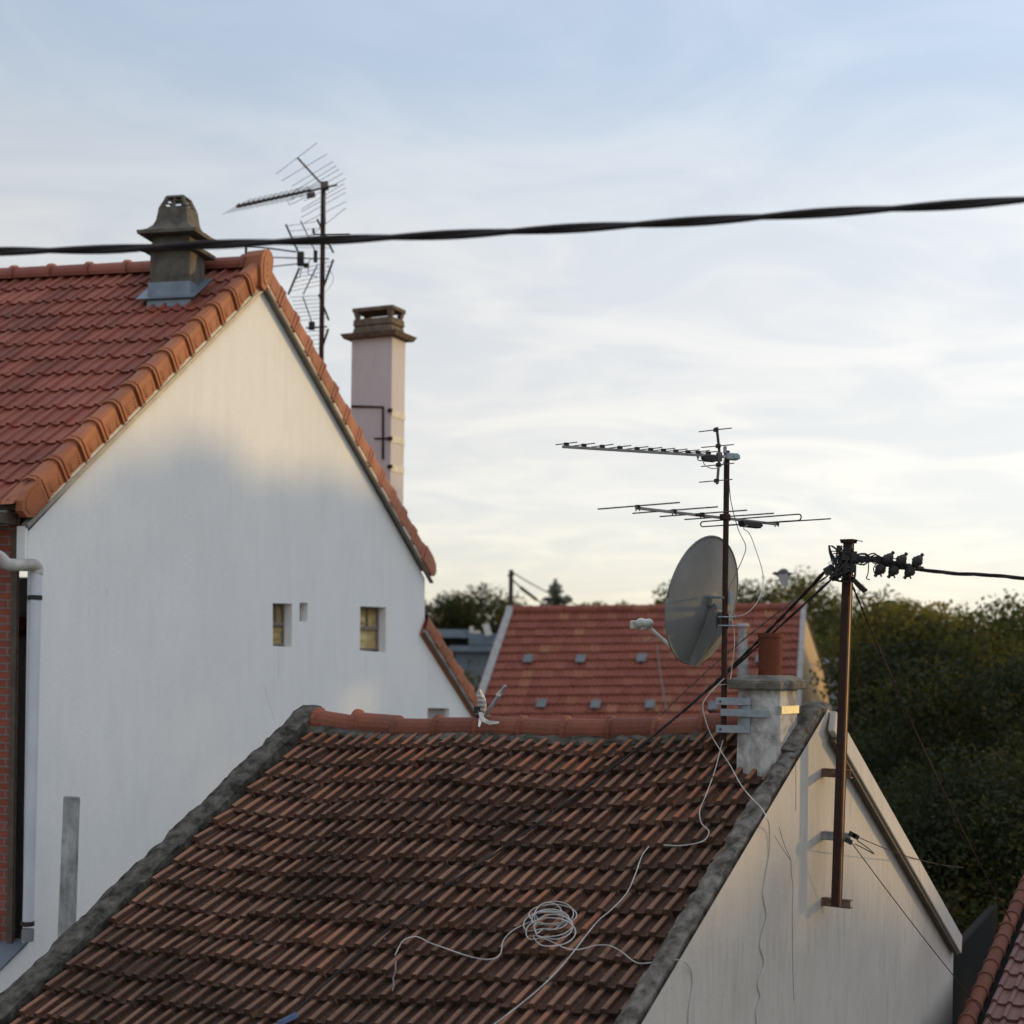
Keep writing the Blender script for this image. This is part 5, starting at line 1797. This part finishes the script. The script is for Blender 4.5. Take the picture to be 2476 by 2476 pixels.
# garden wall behind the low house
ga, gb_ = P(2285, 2300, 14.5), P(2380, 2288, 17.0)
mb = MB()
d_ = gb_ - ga; d_.z = 0
mb.box(Vector((ga.x, ga.y, 0)) - d_ * 0.4, d_ * 1.5, Vector((.15, .1, 0)), UP * ga.z)
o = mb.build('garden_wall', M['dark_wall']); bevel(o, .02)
tag(o, 'dark garden wall in shade behind the cream gable', 'wall')

# ================================================================== TREES
def leaves(name, clumps, n, size, material, parent, seed, squash=1.0):
    rg = np.random.default_rng(seed)
    vol = np.array([c[1][0] * c[1][1] * c[1][2] for c in clumps]) ** (2 / 3)
    pick = rg.choice(len(clumps), n, p=vol / vol.sum())
    cen = np.array([list(c[0]) for c in clumps])[pick]
    rad = np.array([list(c[1]) for c in clumps])[pick]
    d = rg.normal(size=(n, 3)); d /= np.linalg.norm(d, axis=1)[:, None]
    rr = rg.uniform(0, 1, n) ** 0.45 * (1 + 0.06 * rg.normal(size=n))
    c = cen + d * rad * rr[:, None]
    a1 = rg.normal(size=(n, 3)); a1 /= np.linalg.norm(a1, axis=1)[:, None]
    a2 = np.cross(a1, rg.normal(size=(n, 3))); a2 /= np.linalg.norm(a2, axis=1)[:, None]
    s = size * rg.uniform(.6, 1.4, n)[:, None]
    a1 = a1 * s; a2 = a2 * s * .62
    V_ = np.stack([c - a1, c + a2 * .9 - a1 * .1, c + a1, c - a2 * .9 + a1 * .1], 1).reshape(-1, 3)
    off = np.array(list(OFF[parent.name])) if parent else np.zeros(3)
    V_ = V_ - off
    me = bpy.data.meshes.new(name)
    me.vertices.add(n * 4); me.vertices.foreach_set('co', V_.ravel())
    me.loops.add(n * 4); me.loops.foreach_set('vertex_index', np.arange(n * 4, dtype=np.int32))
    me.polygons.add(n); me.polygons.foreach_set('loop_start', np.arange(0, n * 4, 4, dtype=np.int32))
    me.update(calc_edges=True)
    at = me.attributes.new('tile', 'FLOAT', 'FACE')
    cl = rg.uniform(0, 1, len(clumps))[pick]
    ph_ = rg.uniform(0, 6.28, (6, 1)); kd = rg.normal(size=(6, 3)) * 2.6
    nse = np.sin(c @ kd.T + ph_.T).mean(1) * .55
    at.data.foreach_set('value', np.clip(cl * .55 + .14 + nse * .8 + rg.uniform(0, .30, n), 0, 1).astype(np.float32))
    me.materials.append(material)
    o = bpy.data.objects.new(name, me); COL.objects.link(o)
    if parent: o.parent = parent
    OFF[o.name] = Vector(off)
    return o


def make_clumps(base, h, rx, ry, z0, nc, rg, cr=(.55, 1.0)):
    out = []
    for i in range(nc):
        th_ = rg.uniform(0, 2 * math.pi); ph = rg.uniform(-1, 1)
        rho = rg.uniform(.35, .95)
        zc = z0 + (h - z0) * (.5 + .5 * ph * .92)
        w = math.sqrt(max(0.05, 1 - (ph * .85) ** 2))
        c = Vector((base.x + rx * rho * w * math.cos(th_), base.y + ry * rho * w * math.sin(th_), zc))
        r_ = rg.uniform(*cr)
        out.append((c, (r_ * 1.1, r_ * 1.1, r_ * .8)))
    return out


def tree(name, label, base, h, rx, z0, nc, n, size, material, seed, group=None, cr=(.55, 1.0), cat='tree', trunk=.18):
    rg = random.Random(seed)
    r = thing(name, label, cat, (base.x, base.y, 0), group)
    cl = make_clumps(base, h, rx, rx * .8, z0, nc, rg, cr)
    leaves('crown', cl, int(n * 1.9), size * .66, material, r, seed)
    mb = MB()
    top = Vector((base.x + rg.uniform(-.3, .3), base.y, z0 + (h - z0) * .7))
    mb.tube(smooth_path([Vector((base.x, base.y, 0)), Vector((base.x + rg.uniform(-.15, .15), base.y, z0 * .7)), top], 4), trunk, 8, r2=.04)
    for c, rad in cl[::2]:
        st_ = Vector((base.x, base.y, max(.4, min(c.z - .6, z0 + (h - z0) * .3))))
        mb.tube(smooth_path([st_, st_.lerp(c, .5) + UP * .15, c], 3), trunk * .35, 5, r2=.012)
    mb.build('trunk', M['bark'], r, smooth=True)
    return r


def gbase(x, Y):
    p = P(x, 1580, Y); return Vector((p.x, p.y, 0))
def zpx(y, Y, x=1238):
    return P(x, y, Y).z


# right-hand belt of garden trees, nearest first
GT = 'garden trees massed on the right'
specs = [
    # x, Y, top y, rx, z0, clumps, leaves, size, mat, label
    (2215, 30, 1545, 2.3, .6, 46, 15000, .085, 'leaf_dark', 'dark green tree just right of the steel pole'),
    (2350, 24, 1575, 2.6, .3, 52, 17000, .075, 'leaf_dark', 'broad dark tree above the lower right tiled roof'),
    (2250, 33, 1440, 2.8, .8, 56, 17000, .09, 'leaf_mid', 'tall olive tinged tree behind the brown stay wire'),
    (2500, 30, 1425, 2.8, .6, 50, 15000, .085, 'leaf_mid', 'tall dark tree cut by the right edge of the photo'),
    (2390, 36, 1455, 2.6, 1, 46, 14000, .095, 'leaf_mid', 'yellowing green tree crowning the skyline right of the stay wire'),
    (2090, 42, 1455, 2.6, 1.5, 50, 14000, .10, 'leaf_mid', 'rounded green tree behind the far gable and the pole'),
    (2120, 44, 1440, 3.0, 1.5, 46, 13000, .11, 'leaf_mid', 'background tree filling the skyline right behind the pole head'),
    (1862, 48, 1372, 2.3, 2.5, 30, 7500, .10, 'leaf_mid', 'tall loose crowned tree behind the satellite dish and bird'),
    (1955, 46, 1430, 1.8, 2.0, 26, 7000, .10, 'leaf_mid', 'tree top under the flying bird'),
    (1690, 55, 1392, 2.2, 2.0, 28, 8000, .12, 'leaf_mid', 'hazy tree mostly hidden behind the satellite dish'),
    (1590, 62, 1434, 2.0, 2.0, 18, 5000, .12, 'leaf_mid', 'small round tree top on the far ridge left of the dish'),
    (1480, 66, 1446, 2.4, 2.0, 20, 5000, .12, 'leaf_mid', 'low feathery tree top on the far ridge near the conifer'),
    (2150, 20, 1860, 1.9, .1, 40, 14000, .06, 'leaf_dark', 'dark shrub tree behind the rear verge of the cream gable'),
    (2300, 19, 1900, 1.7, .1, 40, 14000, .06, 'leaf_dark', 'dark bush above the garden wall'),
    (2440, 20, 1800, 1.9, .1, 40, 14000, .06, 'leaf_dark', 'dark bush beside the lower right tiled roof'),
    (2120, 26, 1740, .9, .1, 30, 10000, .07, 'leaf_dark', 'low green bush between far gable and steel pole'),
]
for i, (x, Y, yt, rx, z0, nc, n, sz, mt, lab) in enumerate(specs):
    tree('garden_tree', lab, gbase(x, Y), zpx(yt, Y, x) - .3, rx, z0, nc, n, sz, M[mt], 100 + i, GT if x > 1950 else None)
# left trees seen past the white house
tree('garden_tree', 'dark rounded tree beside the right edge of the white gable', gbase(1080, 60), zpx(1440, 60, 1080), 2.6, 1.5, 40, 11000, .11, M['leaf_dark'], 301)
tree('garden_tree', 'taller tree with a loose top left of the distant pole', gbase(1145, 62), zpx(1412, 62, 1145), 1.6, 2.0, 26, 7000, .11, M['leaf_dark'], 302)
tree('garden_tree', 'thin tree top immediately left of the distant pole foot', gbase(1215, 66), zpx(1455, 66, 1215), 1.2, 2.0, 16, 4000, .11, M['leaf_mid'], 303)
tree('garden_tree', 'low yellowish bush under the grey garage by the lower wing', gbase(1128, 36), zpx(1590, 36, 1128), 1.3, .3, 24, 7000, .07, M['leaf_mid'], 304)
# conifer
cf = gbase(1343, 58)
con = thing('conifer', 'small dark conifer with a pointed top above the far ridge', 'tree', cf)
ztop = zpx(1398, 58, 1343)
rg = random.Random(5)
cl = []
def cpt(x, y, r_):
    p = P(x, y, 58)
    cl.append((Vector((p.x, p.y + rg.uniform(-.3, .3), p.z)), (r_ * 1.15, r_, r_ * .75)))
for x, y, r_ in ((1343, 1402, .07), (1343, 1410, .12), (1336, 1418, .14), (1350, 1418, .15), (1332, 1427, .14), (1345, 1427, .20), (1355, 1430, .13), (1340, 1438, .20), (1350, 1443, .15), (1343, 1450, .20), (1358, 1450, .18), (1370, 1446, .15), (1378, 1450, .12), (1366, 1457, .18), (1328, 1450, .16), (1318, 1449, .13), (1335, 1460, .22), (1350, 1462, .22), (1342, 1470, .28), (1325, 1470, .22), (1312, 1462, .12), (1305, 1472, .16), (1360, 1474, .2), (1342, 1485, .4), (1320, 1490, .4), (1365, 1490, .4), (1342, 1510, .6)):
    cpt(x, y, r_)
leaves('crown', cl, 9000, .035, M['leaf_pine'], con, 77)
mb = MB(); mb.tube([cf, cf + UP * ztop], .12, 8, r2=.015); mb.build('trunk', M['bark'], con, smooth=True)
# unseen foliage added beyond the frame to shade the lower walls at sunset
unseen_wood = []
rg = random.Random(9)
def unseen_wood_top(y):
    # edge height along its length, shaped to set where the wall shadows end
    t = [(10, 8.2), (16, 8.6), (19.5, 9.4), (20.6, 9.5), (21.1, 9.2), (21.5, 9.5), (22, 8.9), (23, 8.6), (24.5, 9.0), (26, 12.6), (27.3, 13.35), (29, 13.6), (33, 13.5), (36, 13.0), (38, 8.0), (42, 6.8), (50, 6.5)]
    for (a, p), (b, q_) in zip(t[:-1], t[1:]):
        if a <= y <= b: return p + (q_ - p) * (y - a) / (b - a)
    return 8.2
for k in range(9000):
    y = rg.uniform(10, 48); top = unseen_wood_top(y) + (.30 if y > 25 else .12)
    u_ = rg.random()
    z = top - 1.5 * math.sqrt(u_) if rg.random() < .26 else rg.uniform(.4, top - 1.3)
    unseen_wood.append((Vector((34 + rg.uniform(-1.4, 1.4), y, max(z, .3))), (.26, .26, .22)))
for k in range(170):  # raised canopy added to keep the dish and antennas in shade
    r_ = rg.uniform(.4, .7)
    unseen_wood.append((Vector((34 + rg.uniform(-1.2, 1.2), rg.uniform(20.8, 25.5), rg.uniform(11.85, 15.0))), (r_, r_, r_ * .8)))
wo_ = leaves('wood', unseen_wood, 420000, .17, M['leaf_dark'], None, 55)
tag(wo_, 'wood continuing to the right of the garden trees', 'wood', kind='stuff')

# ================================================================== BIRD
bp_ = P(1893, 1388, 22.0)
bird = thing('pigeon', 'grey pigeon in flight with lowered wings right of the dish', 'bird', bp_)
mb = MB()
X_ = Vector((1, 0, 0)); Y_ = Vector((0, 1, 0))
ax = (Vector((-1, 0.1, -.06)).normalized(), Vector((.1, 1, 0)).normalized(), UP)
prof_b = [(-.20, .006), (-.17, .016), (-.12, .03), (-.06, .045), (0, .052), (.05, .048), (.085, .036), (.105, .027), (.125, .026), (.142, .020), (.152, .009), (.165, .003)]
rows = []
for t, r_ in prof_b:
    rows.append([bp_ + ax[0] * t + ax[1] * (r_ * math.cos(2 * math.pi * k / 12) * (1.5 if t < -.1 else 1)) + UP * (r_ * .9 * math.sin(2 * math.pi * k / 12) * (.5 if t < -.1 else 1) + (.015 if t > .09 else 0)) for k in range(12)])
for r0, r1 in zip(rows[:-1], rows[1:]):
    for k in range(12):
        mb.face([r0[k], r0[(k + 1) % 12], r1[(k + 1) % 12], r1[k]])
mb.face(rows[0]); mb.face(rows[-1])
mb.build('body', M['feather'], bird, smooth=True)
for sgn, mt in ((-1, 'pale_feather'), (1, 'feather')):
    mb = MB()
    outl = [(-.055, 0), (.06, 0), (.075, .08), (.05, .16), (.0, .25), (-.03, .25), (-.045, .22), (-.06, .20), (-.07, .16), (-.085, .13), (-.075, .06)]
    pts = [bp_ + ax[0] * x + ax[1] * (sgn * (.035 + y * (.55 if sgn < 0 else .35))) + UP * ((-y * .9 + .02) if sgn < 0 else (y * .25 + .02)) - X_ * 0 for x, y in outl]
    mb.prism(pts, Vector((.0, .003, .006)))
    mb.build('wing', M[mt], bird)
